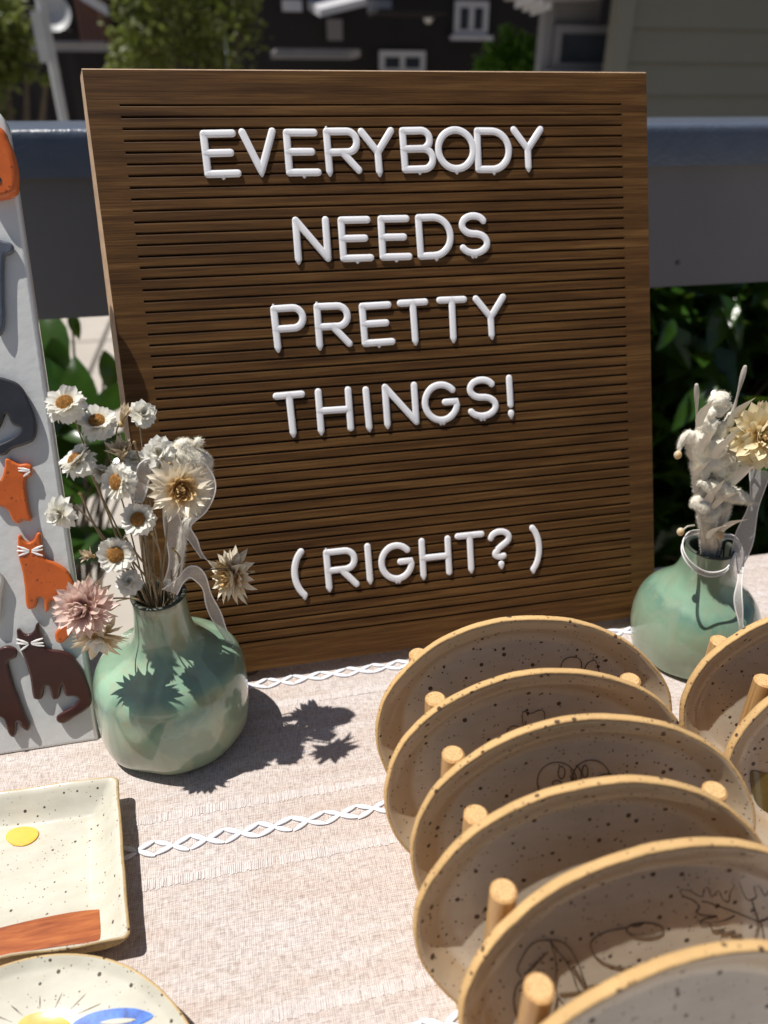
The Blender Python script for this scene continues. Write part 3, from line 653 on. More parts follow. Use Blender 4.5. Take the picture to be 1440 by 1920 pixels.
def arc(cx, cy, rx, ry, a0, a1, n=14): return [(cx+rx*math.cos(R(a0+(a1-a0)*i/n)), cy+ry*math.sin(R(a0+(a1-a0)*i/n))) for i in range(n+1)]
def strokes(ch, w, h):
    x, y = w/2, h/2
    if ch == 'E': return [[(-x, y), (-x, -y)], [(-x, y), (x*.92, y)], [(-x, .02*h), (x*.66, .02*h)], [(-x, -y), (x, -y)]]
    if ch == 'V': return [[(-x, y), (0, -y)], [(x, y), (0, -y)]]
    if ch == 'N': return [[(-x, -y), (-x, y)], [(-x, y), (x, -y)], [(x, -y), (x, y)]]
    if ch == 'Y': return [[(-x, y), (0, -.02*h)], [(x, y), (0, -.02*h)], [(0, -.02*h), (0, -y)]]
    if ch == 'T': return [[(-x, y), (x, y)], [(0, y), (0, -y)]]
    if ch == 'H': return [[(-x, y), (-x, -y)], [(x, y), (x, -y)], [(-x, 0), (x, 0)]]
    if ch == 'I': return [[(0, y), (0, -y)]]
    if ch == 'O': return [arc(0, 0, x, y, 90, 450, 36)]
    if ch == 'D': return [[(-x, y), (-x, -y)], [(-x, y), (-.05*w, y)]+arc(-.05*w, 0, x+.05*w, y, 90, -90, 20)+[(-x, -y)]]
    if ch in 'PR':
        r = h*.265; s = [[(-x, y), (-x, -y)], [(-x, y), (x-r, y)]+arc(x-r, y-r, r, r, 90, -90, 14)+[(-x, y-2*r)]]
        if ch == 'R': s.append([(-.02*w, y-2*r), (x, -y)])
        return s
    if ch == 'B':
        r1, r2 = h*.235, h*.265
        return [[(-x, y), (-x, -y)], [(-x, y), (x*.86-r1, y)]+arc(x*.86-r1, y-r1, r1, r1, 90, -90, 12)+[(-x, y-2*r1)], [(-x, y-2*r1), (x-r2, y-2*r1)]+arc(x-r2, -y+r2, r2, r2, 90, -90, 12)+[(-x, -y)]]
    if ch == 'G': return [arc(0, 0, x, y, 42, 360, 30)+[(.12*w, 0)]]
    if ch == 'S':
        r1, r2 = h*.24, h*.26
        return [arc(0, y-r1, x*.88, r1, 25, 270, 18)+arc(0, -y+r2, x, r2, 90, -155, 18)[1:]]
    if ch == '!': return [[(0, y), (0, -.24*h)], [(0, -y+.0006), (0, -y)]]
    if ch == '?': return [arc(0, y-h*.20, x, h*.20, 170, -40, 14)+[(.02*w, y-h*.46)]+arc(0, y-h*.60, x*.42, h*.11, 130, -90+360, 12)[:1]+arc(0, -.06*h-h*.10, x*.62, h*.10, 120, 300, 10), [(0, -y+.0004), (0, -y)]]
    if ch == '(': return [arc(x*2.6, 0, x*3.6, y*1.24, 126, 234, 16)]
    if ch == ')': return [arc(-x*2.6, 0, x*3.6, y*1.24, 54, -54, 16)]
SR = .00182; LZ = .40
def letter(ch, u, v, w_, h, label):
    me = letter_cache.get((ch, round(w_*2, 1)))
    if me is None:
        mb = MB()
        lift = []
        for i_, s in enumerate(strokes(ch, max(w_/1000-2*SR, .0001), h/1000-2*SR)):
            n0_ = len(mb.v); mb.tube([(a, b, 0) for a, b in s], SR, 10, 'round', up=Vector((0, 0, 1))); lift += [i_*2.5e-5]*(len(mb.v)-n0_)
        base = [p for s in strokes(ch, max(w_/1000-2*SR, .0001), h/1000-2*SR) for p in s]
        lo = min(p[1] for p in base); xs_ = sorted({round(p[0], 4) for p in base if p[1] < lo+.0003})
        if ch in 'EBDO': xs_ = [0]
        for q in xs_[:1] if ch in 'HRN' else xs_[:2]: # small moulding nub under the foot of the letter
            mb.tube([(q, lo-SR*.6, 0), (q, lo-SR*1.25, 0), (q, lo-SR*1.6, 0)], [SR*.75, SR*.45, SR*.12], 8)
        hi = max(p[1] for p in base)
        if ch in 'PR': mb.tube([(-w_/2000+SR, hi+SR*.6, 0), (-w_/2000+SR, hi+SR*1.4, 0)], [SR*.4, SR*.25], 8)
        lift += [.0001]*(len(mb.v)-len(lift)); mb.v = [(a, b, max(-.0001, min(c, SR*.72)*LZ+.0005)+l_) for (a, b, c), l_ in zip(mb.v, lift)]
        me = mb.mesh('letter', M_letter, True, 60); letter_cache[(ch, round(w_*2, 1))] = me
    o = D.objects.new('letter', me); COL.objects.link(o)
    o.matrix_world = BM @ Matrix.Translation((u/1000, v/1000, .0003)) @ Matrix.Rotation(R(random.uniform(-1.0, 1.0)), 4, 'Z')
    return tag(o, label, 'letter', 'white letters pressed into the letter board')
letter_cache = {}
LET = [('EVERYBODY', [(-86.0, 268.6, 18.2, 22.4), (-67.0, 269.4, 18.5, 22.1), (-45.5, 268.6, 18.1, 22.6), (-24.8, 269.1, 18.8, 22.4), (-6.6, 268.7, 19.1, 23.0), (14.9, 269.1, 18.9, 22.5), (35.4, 269.1, 22.7, 22.8), (56.1, 268.4, 20.9, 22.7), (75.5, 269.2, 18.7, 22.2)],
        ['first E of EVERYBODY', 'V in EVERYBODY', 'second E of EVERYBODY', 'R in EVERYBODY', 'first Y of EVERYBODY between R and B', 'B in EVERYBODY', 'O in EVERYBODY', 'D in EVERYBODY', 'last Y ending EVERYBODY']),
       ('NEEDS', [(-44.5, 226.5, 19.0, 22.6), (-21.5, 225.9, 18.0, 22.7), (-.6, 225.8, 17.8, 22.8), (21.2, 225.8, 20.6, 23.1), (42.8, 226.1, 18.0, 22.7)],
        ['N starting NEEDS', 'E right after N in NEEDS', 'E right before D in NEEDS', 'D in NEEDS', 'S ending NEEDS']),
       ('PRETTY', [(-60.0, 183.3, 18.2, 23.0), (-37.2, 183.0, 19.4, 23.2), (-13.6, 182.3, 18.4, 22.8), (6.6, 182.5, 17.4, 23.4), (28.2, 182.7, 17.3, 23.7), (49.9, 182.9, 19.2, 23.2)],
        ['P starting PRETTY', 'R in PRETTY', 'E in PRETTY', 'T right after E in PRETTY', 'T right before Y in PRETTY', 'Y ending PRETTY']),
       ('THINGS!', [(-63.6, 138.7, 17.1, 23.3), (-40.3, 138.9, 19.7, 24.0), (-22.4, 138.4, 6.0, 23.5), (-3.9, 139.0, 19.8, 23.4), (18.9, 138.4, 22.0, 22.9), (42.6, 139.1, 18.9, 23.5), (59.0, 138.9, 6.6, 23.6)],
        ['T starting THINGS', 'H in THINGS', 'I in THINGS', 'N in THINGS', 'G in THINGS', 'S ending THINGS', 'exclamation mark after THINGS']),
       ('(RIGHT?)', [(-66.9, 51.9, 9.6, 28.0), (-44.0, 52.1, 18.9, 23.2), (-28.5, 53.3, 5.6, 22.6), (-12.6, 51.9, 21.0, 22.7), (10.0, 52.3, 18.8, 23.2), (30.7, 52.7, 17.8, 23.2), (48.8, 52.9, 14.6, 23.0), (69.8, 50.3, 9.0, 28.0)],
        ['opening bracket before RIGHT', 'R starting RIGHT', 'I in RIGHT', 'G in RIGHT', 'H in RIGHT', 'T ending RIGHT', 'question mark after RIGHT', 'closing bracket after the question mark'])]
for word, ps, ls in LET:
    for ch, p, l in zip(word, ps, ls): letter(ch, *p, 'white plastic '+(l if 'bracket' in l or 'mark' in l else 'letter '+l))

# ------------------------------------------------------------------ oval plates in their racks
PT, PK = .2833, .972   # lean of the plates; they stand this much nearer than the dowels behind them
def plate_frame(cx, cy, w_, a, b, pk):
    e1 = Vector((math.cos(w_), math.sin(w_), 0)); n0 = Vector((math.sin(w_), -math.cos(w_), 0)); e2 = Vector((0, 0, math.cos(PT)))-n0*math.sin(PT)
    C = CAM+(Vector((cx, cy, .002))+e2*b-CAM)*pk; return frame(C, e1, e1.cross(e2))
def oval(label, prm, seed, drawing=None, group='oval plates standing in the racks', pk=None):
    pk = pk or PK; cx, cy, w_, a, b = prm; M = plate_frame(*prm, pk); a *= pk; b *= pk; rnd = random.Random(seed)
    t = thing('oval_plate', label, 'plate', M, group)
    ph = [rnd.uniform(0, 6.28) for _ in range(5)]; seg = 120
    def wob(q): return 1+.007*math.sin(2*q+ph[0])+.006*math.sin(3*q+ph[1])+.003*math.sin(7*q+ph[2])+.0018*math.sin(13*q+ph[3])+.001*math.sin(29*q+ph[1])
    def ring(prof, capc=None, mi=0, jit=0):
        mb = MB(); vs = []
        for s, z in prof:
            for k in range(seg):
                q = 2*math.pi*k/seg; f = s if s < .5 else 1-(1-s)*1.0
                zz = z+.0007*math.sin(2*q+ph[4])*(s**2)+jit*rnd.uniform(-1, 1)
                rx, ry_ = a-(1-s)*.055, b-(1-s)*.055   # the wall keeps its width all round
                if s < .6: rx, ry_ = (a-.4*.055)*s/.6, (b-.4*.055)*s/.6
                vs.append((rx*wob(q)*math.cos(q), ry_*wob(q)*math.sin(q), zz))
        fs = [(i*seg+k, i*seg+(k+1) % seg, (i+1)*seg+(k+1) % seg, (i+1)*seg+k) for i in range(len(prof)-1) for k in range(seg)]
        if capc is not None: fs.append(tuple((len(prof)-1)*seg+k for k in range(seg)) if capc else tuple((len(prof)-1)*seg+k for k in range(seg))[::-1])
        return mb.add(vs, fs)
    # bare clay rim and back
    obj('rim', ring([(.975, -.0036), (.994, -.0031), (1.0, -.0024), (1.0, -.0005), (.995, .0002), (.985, .0004), (.976, .0001)], jit=.00012), M_clay, t, angle=None)
    obj('back', ring([(.975, -.0036), (.93, -.0054), (.84, -.0072), (.78, -.0080), (.4, -.0082)], capc=False), M_clay, t, angle=60)
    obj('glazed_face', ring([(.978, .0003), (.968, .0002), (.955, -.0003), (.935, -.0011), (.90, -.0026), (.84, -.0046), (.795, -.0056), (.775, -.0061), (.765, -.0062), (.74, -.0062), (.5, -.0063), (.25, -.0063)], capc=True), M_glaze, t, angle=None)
    if drawing:
        mb = MB(); Mi = M.inverted(); C = M @ Vector((0, 0, -.0061)); nn = (M.to_3x3() @ Vector((0, 0, 1)))
        GP = [(.765, -.0062), (.775, -.0061), (.795, -.0056), (.84, -.0046), (.90, -.0026), (.935, -.0011), (1.0, 0)]
        def gz(x, y):  # height of the glaze under a point of the face
            r_ = math.hypot(x/a, y/b); q = math.atan2(y/b, x/a); s_ = 1-(1-r_)*math.hypot(a*math.cos(q), b*math.sin(q))/.055
            if s_ <= GP[0][0]: return GP[0][1]
            for (s0, z0), (s1, z1) in zip(GP, GP[1:]):
                if s_ <= s1: return z0+(z1-z0)*(s_-s0)/(s1-s0)
            return 0
        def onface(p):
            z = -.0061
            for _ in range(8): v = Mi @ hit(p, M @ Vector((0, 0, z)), nn); z = gz(v.x, v.y)
            return Vector((v.x, v.y, z+.00016))
        for line in drawing:
            pts = [onface(p) for p in line]; pts = catmull(pts, 5)
            mb.tube(pts, [.00017*(.75+.5*rnd.random()) for _ in pts], 5)
        obj('incised_drawing', mb, M_incise, t)
    return t
def c7(x, y): return (680+x/1.8947, 1120+y/1.8947)
def cz7(x, y): return (840+x/2.4, 1560+y/2.4)
def ell(f, cx, cy, rx, ry_, a0=0, a1=360, n=16): return [f(cx+rx*math.cos(R(a0+(a1-a0)*i/n)), cy+ry_*math.sin(R(a0+(a1-a0)*i/n))) for i in range(n+1)]
dr1 = [[c7(*p) for p in ((708, 275), (705, 240), (722, 217), (755, 212), (775, 225), (776, 252), (765, 275))], [c7(*p) for p in ((786, 262), (796, 238), (822, 222), (834, 240), (840, 265))]]
dr2 = [[c7(*p) for p in ((575, 470), (568, 440), (570, 405), (590, 412), (605, 410), (628, 400), (645, 408), (645, 450))], ell(c7, 540, 482, 28, 26, 180, 360), ell(c7, 542, 485, 14, 12, 180, 360)]
dr3 = [ell(c7, 690, 655, 70, 70, 130, 420), ell(c7, 812, 640, 66, 62, 110, 400), ell(c7, 706, 622, 12, 22), ell(c7, 690, 660, 16, 10), ell(c7, 790, 618, 10, 22), [c7(*p) for p in ((738, 632), (745, 655), (765, 665), (810, 650), (850, 630), (885, 628), (905, 645))], [c7(*p) for p in ((738, 612), (752, 645), (772, 660), (775, 620), (758, 596))]]
dr5 = [[cz7(*p) for p in ((1210, 378), (1150, 374), (1115, 360), (1130, 335), (1100, 305), (1055, 285), (1045, 258), (1085, 262), (1140, 290), (1150, 255), (1170, 250), (1185, 290), (1215, 262), (1235, 300), (1262, 312), (1268, 270), (1285, 240), (1275, 215), (1300, 205), (1325, 270), (1350, 305), (1385, 290), (1375, 245), (1400, 245), (1425, 285), (1440, 262))],
       [cz7(*p) for p in ((1210, 380), (1150, 392), (1135, 412), (1175, 408), (1190, 440), (1240, 435), (1225, 455), (1290, 440), (1268, 458), (1320, 460), (1300, 485), (1365, 497), (1370, 522))],
       [cz7(*p) for p in ((1140, 310), (1180, 320), (1290, 360), (1400, 405))], [cz7(*p) for p in ((1400, 405), (1380, 350), (1365, 300))], [cz7(*p) for p in ((1400, 405), (1420, 398), (1445, 385))], [cz7(*p) for p in ((1400, 405), (1385, 460), (1370, 525))], [cz7(*p) for p in ((1410, 410), (1418, 460), (1425, 525))], [cz7(*p) for p in ((1170, 410), (1240, 400), (1290, 375))],
       ell(cz7, 885, 440, 83, 32), [cz7(*p) for p in ((830, 425), (860, 420), (880, 408))],
       [cz7(*p) for p in ((800, 430), (720, 445), (660, 475), (640, 510), (665, 560), (740, 600), (880, 612), (1010, 595), (1130, 565), (1250, 540), (1380, 530))],
       [cz7(*p) for p in ((330, 650), (310, 620), (330, 570), (360, 520), (400, 490), (450, 485), (500, 490), (545, 520), (580, 580), (605, 650), (620, 690), (600, 718), (580, 700), (560, 640), (530, 580), (490, 530), (460, 490))],
       [cz7(*p) for p in ((460, 490), (480, 560), (487, 620), (478, 690), (490, 720))], [cz7(*p) for p in ((400, 665), (350, 662), (310, 690), (295, 760), (310, 830), (335, 875))], [cz7(*p) for p in ((620, 692), (700, 682), (800, 682))], [cz7(*p) for p in ((500, 725), (560, 720), (610, 715))], [cz7(*p) for p in ((490, 735), (480, 790), (460, 830))], [cz7(*p) for p in ((495, 740), (530, 790), (545, 830))],
       [cz7(*p) for p in ((590, 725), (598, 770), (590, 800))], [cz7(*p) for p in ((618, 720), (625, 760), (618, 795))]]
for k in range(7): dr5.append([cz7(535+k*11, 590+k*17-4), cz7(545+k*12, 585+k*17), cz7(556+k*11, 578+k*18)])
for k in range(6): dr5.append([cz7(345+k*16, 640-k*18), cz7(380+k*14, 612-k*14)])
PL = [((.0115, -.1284, -.1086, .0648, .0492), 'speckled oval plate at the back of the long rack, nearest the letter board', dr1),
      ((.0073, -.1551, -.0754, .0623, .0474), 'speckled oval plate second from the letter board with a small blossom outline', dr2),
      ((.0105, -.1864, -.1345, .0631, .0501), 'speckled oval plate with two round berries drawn on its face', dr3),
      ((.0048, -.2103, -.0969, .0615, .0490), 'undrawn speckled oval plate just behind the mushroom and leaf plate', None),
      ((.0147, -.2337, -.0263, .0631, .0481), 'speckled oval plate with mushroom and jagged leaf drawing', dr5),
      ((.0038, -.2633, .0371, .0630, .0476), 'speckled oval plate at the front of the long rack, cut off below', None)]
for i, (p, l, d) in enumerate(PL): oval(l, p, 30+i, d)
oval('speckled oval plate at the back of the right rack, in front of the vase', (.1426, -.1455, -.1607, .0632, .0484), 41, pk=.945)
rp = oval('speckled oval plate in the right rack with olive green painted patch', (.1420, -.1744, -.065, .0634, .0476), 42, pk=.955)
# olive painted ground on that plate
Mi = XF[rp.name]; C = Mi @ Vector((0, 0, -.0061)); nn = Mi.to_3x3() @ Vector((0, 0, 1))
pts = [Mi.inverted() @ hit(p, C, nn) for p in ((1408, 1450), (1424, 1447), (1445, 1452), (1470, 1450), (1490, 1480), (1470, 1520), (1440, 1530), (1415, 1500))]
put('painted_patch', flat_solid('painted_patch', pts, .0004, .00015, glossy('olive_glaze', (.11, .085, .02), .3, 90, False)), rp, Matrix.Translation((0, 0, -.0064)))

DR = .0040; DH = .085
dw = MB(); dw.lathe([(DR, .0), (DR, DH-.0007), (DR-.0007, DH)], 28, capb=True)
dw.add([((DR-.0007)*math.cos(2*math.pi*k/28), (DR-.0007)*math.sin(2*math.pi*k/28), DH) for k in range(28)], [tuple(range(28))], 1)
dowel = dw.mesh('dowel', [M_bamboo, M_end], True, 35)
def rack(label, origin, yaw, left, right, nrow):
    t = thing('plate_rack', label, 'rack', origin, 'bamboo racks holding the plates')
    Mi = XF[t.name].inverted()
    for p in left+right:
        M = Matrix.Translation((p[0], p[1], 0)) @ Matrix.Rotation(random.uniform(0, 6), 4, 'Z'); put('dowel', dowel, t, Mi @ M)
    for side in (left, right):
        a, b = Vector((*side[0], 0)), Vector((*side[-1], 0)); d = (b-a).normalized(); a -= d*.014; b += d*.03
        nrm = Vector((-d.y, d.x, 0))*.0065
        mb = MB(); mb.add([a-nrm, b-nrm, b+nrm, a+nrm]+[v+Vector((0, 0, .0075)) for v in (a-nrm, b-nrm, b+nrm, a+nrm)], [(3, 2, 1, 0), (4, 5, 6, 7), (0, 1, 5, 4), (1, 2, 6, 5), (2, 3, 7, 6), (3, 0, 4, 7)])
        o = obj('rail', mb, M_bamboo, t, world=True, smooth=False)
    for q in (0, -1):
        a, b = Vector((*left[q], .0005)), Vector((*right[q], .0005)); d = (b-a).normalized()*.0068; dd = Vector((0, .008*(1 if q == 0 else -1), 0)); a = a+d+dd; b = b-d+dd; n_ = Vector((0, .004, 0))
        mb = MB(); mb.add([a-n_, b-n_, b+n_, a+n_]+[v+Vector((0, 0, .006)) for v in (a-n_, b-n_, b+n_, a+n_)], [(3, 2, 1, 0), (4, 5, 6, 7), (0, 1, 5, 4), (1, 2, 6, 5), (2, 3, 7, 6), (3, 0, 4, 7)])
        obj('crossbar', mb, M_bamboo, t, world=True, smooth=False)
    return t
LD = [(-.0312, -.0999), (-.0312, -.1257), (-.0324, -.1528), (-.0324, -.1778), (-.0327, -.2038), (-.0329, -.2306)]
RDw = [(.0458, -.1048), (.0463, -.1316), (.0468, -.1585), (.0474, -.1854), (.0474, -.2300)]
rack('bamboo dowel rack holding the long row of oval plates', (.008, -.17, 0), 0, LD, RDw, 6)
rack('bamboo dowel rack at the right photo edge holding two plates', (.14, -.16, 0), 0, [(.0946, -.1182), (.0973, -.1431), (.0998, -.1685), (.1023, -.1935)], [(.174, -.126), (.177, -.151), (.180, -.1765), (.182, -.2015)], 4)

# ------------------------------------------------------------------ vases
def vase(label, base, prof, rim_shift, seed, zs=1.0):
    t = thing('bud_vase', label, 'vase', base, 'green glazed bud vases'); rnd = random.Random(seed)
    ph = [rnd.uniform(0, 6.28) for _ in range(6)]; top = prof[-1][1]
    P = [(v.x, v.y) for v in catmull([(r, z, 0) for r, z in prof], 5)]
    def ctr(z): k = max(0, z/top); return (rim_shift[0]*k, rim_shift[1]*k)
    def wob(q, z):
        a = .010*math.sin(2*q+ph[0]+z*20)+.008*math.sin(3*q+ph[1]-z*30)
        if z < .03: a += (.03-z)*1.1*(.5*math.sin(5*q+ph[2])+.5*math.sin(3*q+ph[3])+.3*math.sin(9*q+ph[4]))
        return 1+a
    obj('body', MB().lathe(P, 96, ctr, wob), mk_celadon(seed*.13), t, angle=None)
    rr, rz = P[-1]
    lip = [(rr, rz), (rr+.0002, rz+.0006), (rr-.0006, rz+.0011), (rr-.0018, rz+.0008), (rr-.0022, rz-.001), (rr-.0024, rz-.012), (rr-.002, rz-.03)]
    obj('neck_lining', MB().lathe(lip, 64, ctr, wob, capb=False, capt=True), M_inner, t, angle=None)
    return t, Vector((base[0]+rim_shift[0], base[1]+rim_shift[1], rz))
VL, mouthL = vase('green bud vase with dried daisies beside the white cat board', (-.1400, -.0360, .0),
     [(.0258, .0005), (.0308, .0015), (.0340, .0060), (.0356, .0140), (.0362, .0250), (.0360, .0350), (.0350, .0425), (.0322, .0478), (.0272, .0514), (.0214, .0550), (.0166, .0592), (.0137, .0655), (.0126, .0730), (.0121, .0800), (.0124, .0845)], (.0024, .0005), 3)
VR, mouthR = vase('green bud vase with woolly white stems behind the right rack', (.1528, -.0335, .0),
     [(.0270, .0005), (.0320, .0020), (.0334, .0080), (.0346, .0160), (.0341, .0250), (.0320, .0335), (.0282, .0402), (.0228, .0454), (.0182, .0505), (.0150, .0565), (.0133, .0640), (.0128, .0715)], (-.0042, -.001), 9)

# ------------------------------------------------------------------ dried flowers
def petalmesh(name, L, W, m, cup=.35, tip=.6, curl=.0, var=0):
    n = 5; vs = []; fs = []; rv = random.Random(var*13+5)
    tw = rv.uniform(-.5, .5) if var else 0; cu2 = curl+(rv.uniform(-.22, .22) if var else 0); side = rv.uniform(-.12, .12) if var else 0; cp = cup*(rv.uniform(.5, 1.5) if var else 1)
    for i in range(n+1):
        t = i/n; wv = W*.5*(math.sin(math.pi*(.12+.80*t**.9))**.7 if t < 1 else .10); wv *= (1 if t < tip else max(.08, 1-((t-tip)/(1-tip))**1.4))
        if var: wv *= rv.uniform(.86, 1.12)
        z = cu2*L*t*t
        for q in (-1, -.5, 0, .5, 1):
            jg = rv.uniform(-.035, .035)*L*t if var else 0; a = tw*t
            x, zz = q*wv, cp*wv*abs(q)**1.6
            vs.append((x*math.cos(a)-zz*math.sin(a)+side*L*t*t, L*t+jg, z+x*math.sin(a)+zz*math.cos(a)))
    for i in range(n):
        for k in range(4): a = i*5+k; fs.append((a, a+1, a+6, a+5))
    return MB().add(vs, fs).mesh(name, m)
PS = {'w': (.0050, .0036, M_pwhite, .30, .86, .05), 'w2': (.0056, .0040, M_pwhite, .25, .86, -.25),
      'c': (.0098, .0042, M_pcream, .55, .62, -.02), 'c2': (.0066, .0034, M_pgold, .7, .55, .35), 'g': (.0040, .0026, M_pgold, .8, .5, .5),
      'p': (.0080, .0032, M_ppink, .5, .75, .12), 'p2': (.0056, .0026, M_ppink, .7, .6, .4), 'h': (.0088, .0034, M_ppeach, .55, .6, .05),
      'y': (.0092, .0046, M_pyellow, .5, .8, .08), 'y2': (.0060, .0032, M_pyellow, .7, .6, .4), 'o': (.0092, .0040, M_ppeach, .45, .6, -.05)}
PM = {k: [petalmesh('petal', *v, var=i+1) for i in range(5)] for k, v in PS.items()}
def discmesh(r, h, m, seed):
    rnd = random.Random(seed); mb = MB(); mb.lathe([(r*math.cos(R(a)), h*math.sin(R(a))) for a in (0, 20, 40, 60, 78)], 18, capt=True)
    for i in range(110):
        k = (i+.5)/110; th = i*2.39996; rr = r*math.sqrt(k)*.97; z = h*math.sqrt(max(0, 1-k)); 
        mb.ball((rr*math.cos(th), rr*math.sin(th), z), r*.105*rnd.uniform(.7, 1.2), 5, 3)
    return mb.mesh('disc', m, False)
DISC = discmesh(.0034, .0022, M_disc, 1)
def layers(t, spec, rnd, k=1.0):
    """spec rows: petal key, count, ring radius, height, elevation of the petal in degrees"""
    for key, n, r, z, el in spec:
        off = rnd.uniform(0, 6.28)
        for i in range(n):
            q = off+2*math.pi*i/n+rnd.uniform(-.09, .09)
            M = Matrix.Rotation(q, 4, 'Z') @ Matrix.Translation((0, r, z)) @ Matrix.Rotation(R(el+rnd.uniform(-9, 9)), 4, 'X') @ Matrix.Rotation(rnd.uniform(-.2, .2), 4, 'Y') @ Matrix.Scale(rnd.uniform(.85, 1.12), 4)
            put('petal', rnd.choice(PM[key]), t, M)
SPEC = {
 'daisy': [('w', 15, .0029, .0002, 26), ('w', 16, .0028, -.0004, 4), ('w2', 16, .0026, -.0010, -14), ('w2', 15, .0022, -.0016, -34), ('w2', 12, .0018, -.0022, -58)],
 'back': [('w2', 13, .0012, -.0006, 2), ('w2', 12, .0010, 0, 20), ('w', 10, .0008, .0008, 40), ('w', 7, .0004, .0012, 62)],
 'cream': [('c', 18, .0022, -.0012, -4), ('c', 17, .0021, -.0003, 13), ('c', 15, .0020, .0005, 29), ('c2', 13, .0020, .0008, 42), ('g', 12, .0016, .0014, 55), ('g', 8, .0008, .0018, 70)],
 'pink': [('h', 16, .0022, -.0020, -20), ('p', 20, .0024, -.0014, -5), ('p', 20, .0023, -.0006, 10), ('p', 18, .0021, .0002, 24), ('p', 16, .0018, .0010, 38), ('p2', 14, .0014, .0016, 52), ('p2', 10, .0008, .002, 70)],
 'peach': [('h', 12, .0014, -.0008, 0), ('h', 12, .0014, 0, 25), ('w', 10, .0008, .001, 55)],
 'yellow': [('y', 18, .0022, -.0014, -8), ('y', 17, .0021, -.0006, 10), ('y', 15, .0020, .0003, 27), ('y2', 13, .0018, .001, 44), ('g', 9, .001, .0016, 66)],
 'tuft': [('o', 7, .0012, 0, 62), ('o', 6, .0010, 0, 74), ('o', 4, .0005, 0, 84)],
 'bud': [('h', 6, .0007, 0, 72), ('h', 5, .0004, 0, 84)],
}
def flower(kind, label, px, y, nrm, mouth, k=1.0, bend=(0, 0, 0), group='dried flowers in the left vase', stem=.00036, seed=None, mid=None, stemm=None):
    y += .007 if mouth is mouthL else 0; c = on_y(px, y); nrm = Vector(nrm).normalized(); k *= .88; M = frame(c, Vector((1, .13, .2)), nrm) @ Matrix.Scale(k, 4)
    t = thing('dried_flower', label, 'flower', M, group); rnd = random.Random(seed if seed is not None else int(px[0]*7+px[1]))
    if kind == 'daisy': put('disc', DISC, t, Matrix.Translation((0, 0, .0002)))
    layers(t, SPEC[kind], rnd)
    b = MB(); b.ball((0, 0, -.0018), .0016, 8, 5); obj('calyx', b, M_dry, t)
    foot = mouth+Vector((rnd.uniform(-.006, .006), rnd.uniform(-.006, .004), -.022))
    neck = c-nrm*.010*k; lip = mouth+(Vector((c.x-mouth.x, c.y-mouth.y, 0)).normalized())*.0085*min(1, (Vector((c.x, c.y, 0))-Vector((mouth.x, mouth.y, 0))).length/.02)+Vector((0, 0, .001))
    m1 = lip.lerp(neck, .55)+Vector(bend)+Vector((rnd.uniform(-.002, .002), rnd.uniform(-.002, .002), .003))
    pts = [foot, lip]+([Vector(mid)] if mid else [m1])+[neck, c-nrm*.0015*k]
    obj('stem', MB().tube(catmull(pts, 6), stem, 6), stemm or M_stem, t, world=True)
    return t
FL = [('daisy', 'white daisy with brown centre, topmost and leftmost of the bunch', (122, 756), -.045, (-.15, -.45, 1), 1.12),
      ('daisy', 'white daisy with brown centre, right below the topmost daisy', (182, 790), -.043, (-.05, -.45, 1), 1.08),
      ('daisy', 'white daisy tilted away so its brown centre peeks over the top', (142, 862), -.052, (-.55, -.05, 1), 1.05),
      ('daisy', 'white daisy facing left with tall orange brown centre', (219, 904), -.056, (-.75, -.75, .45), 1.05),
      ('daisy', 'white daisy with dark centre under the cream strawflower', (259, 974), -.060, (-.1, -.75, .7), 1.0),
      ('daisy', 'white daisy facing the viewer just above the pink strawflower', (217, 1040), -.062, (0, -.9, .5), 1.10),
      ('back', 'small white flower seen from behind in front of the letter board', (268, 776), -.035, (.3, -.75, .55), 1.0),
      ('back', 'white star shaped flower hanging at the far left of the bunch', (113, 962), -.050, (-.35, -.8, .2), 1.15),
      ('back', 'small white flower resting on the lip of the left vase', (242, 1092), -.060, (.1, -.7, .7), .95),
      ('back', 'little white bloom beside the tilted daisy', (188, 886), -.046, (.5, -.3, .8), .7),
      ('back', 'pale yellowish white bloom above the cream strawflower', (297, 850), -.046, (.1, -.85, .5), 1.2),
      ('back', 'small white bloom right of the half open cream bud', (252, 862), -.044, (.3, -.5, .8), .8),
      ('cream', 'large cream strawflower with golden heart in front of the letter board', (338, 918), -.058, (.25, -.80, .35), 1.22),
      ('cream', 'cream strawflower turned sideways at the right of the left vase', (438, 1078), -.040, (-.80, -.42, .25), 1.28),
      ('pink', 'dusty pink strawflower beside the left vase', (160, 1140), -.066, (-.35, -.85, .45), 1.4),
      ('peach', 'peach and white strawflower hanging under the pink one', (186, 1192), -.063, (-.05, -.75, -.25), 1.4),
      ('tuft', 'half open cream strawflower bud among the daisies', (230, 858), -.044, (.05, -.25, 1), 1.05),
      ('bud', 'tiny closed cream bud above the half open one', (229, 790), -.040, (.45, -.1, 1), .95),
      ('tuft', 'brownish dry seed head above the pink strawflower', (172, 1042), -.056, (-.5, -.4, .5), .62)]
for f in FL:
    mid = None
    if f[2] == (438, 1078): mid = on_y((395, 1068), -.040)
    flower(f[0], f[1], f[2], f[3], f[4], mouthL, f[5], mid=mid, seed=None)
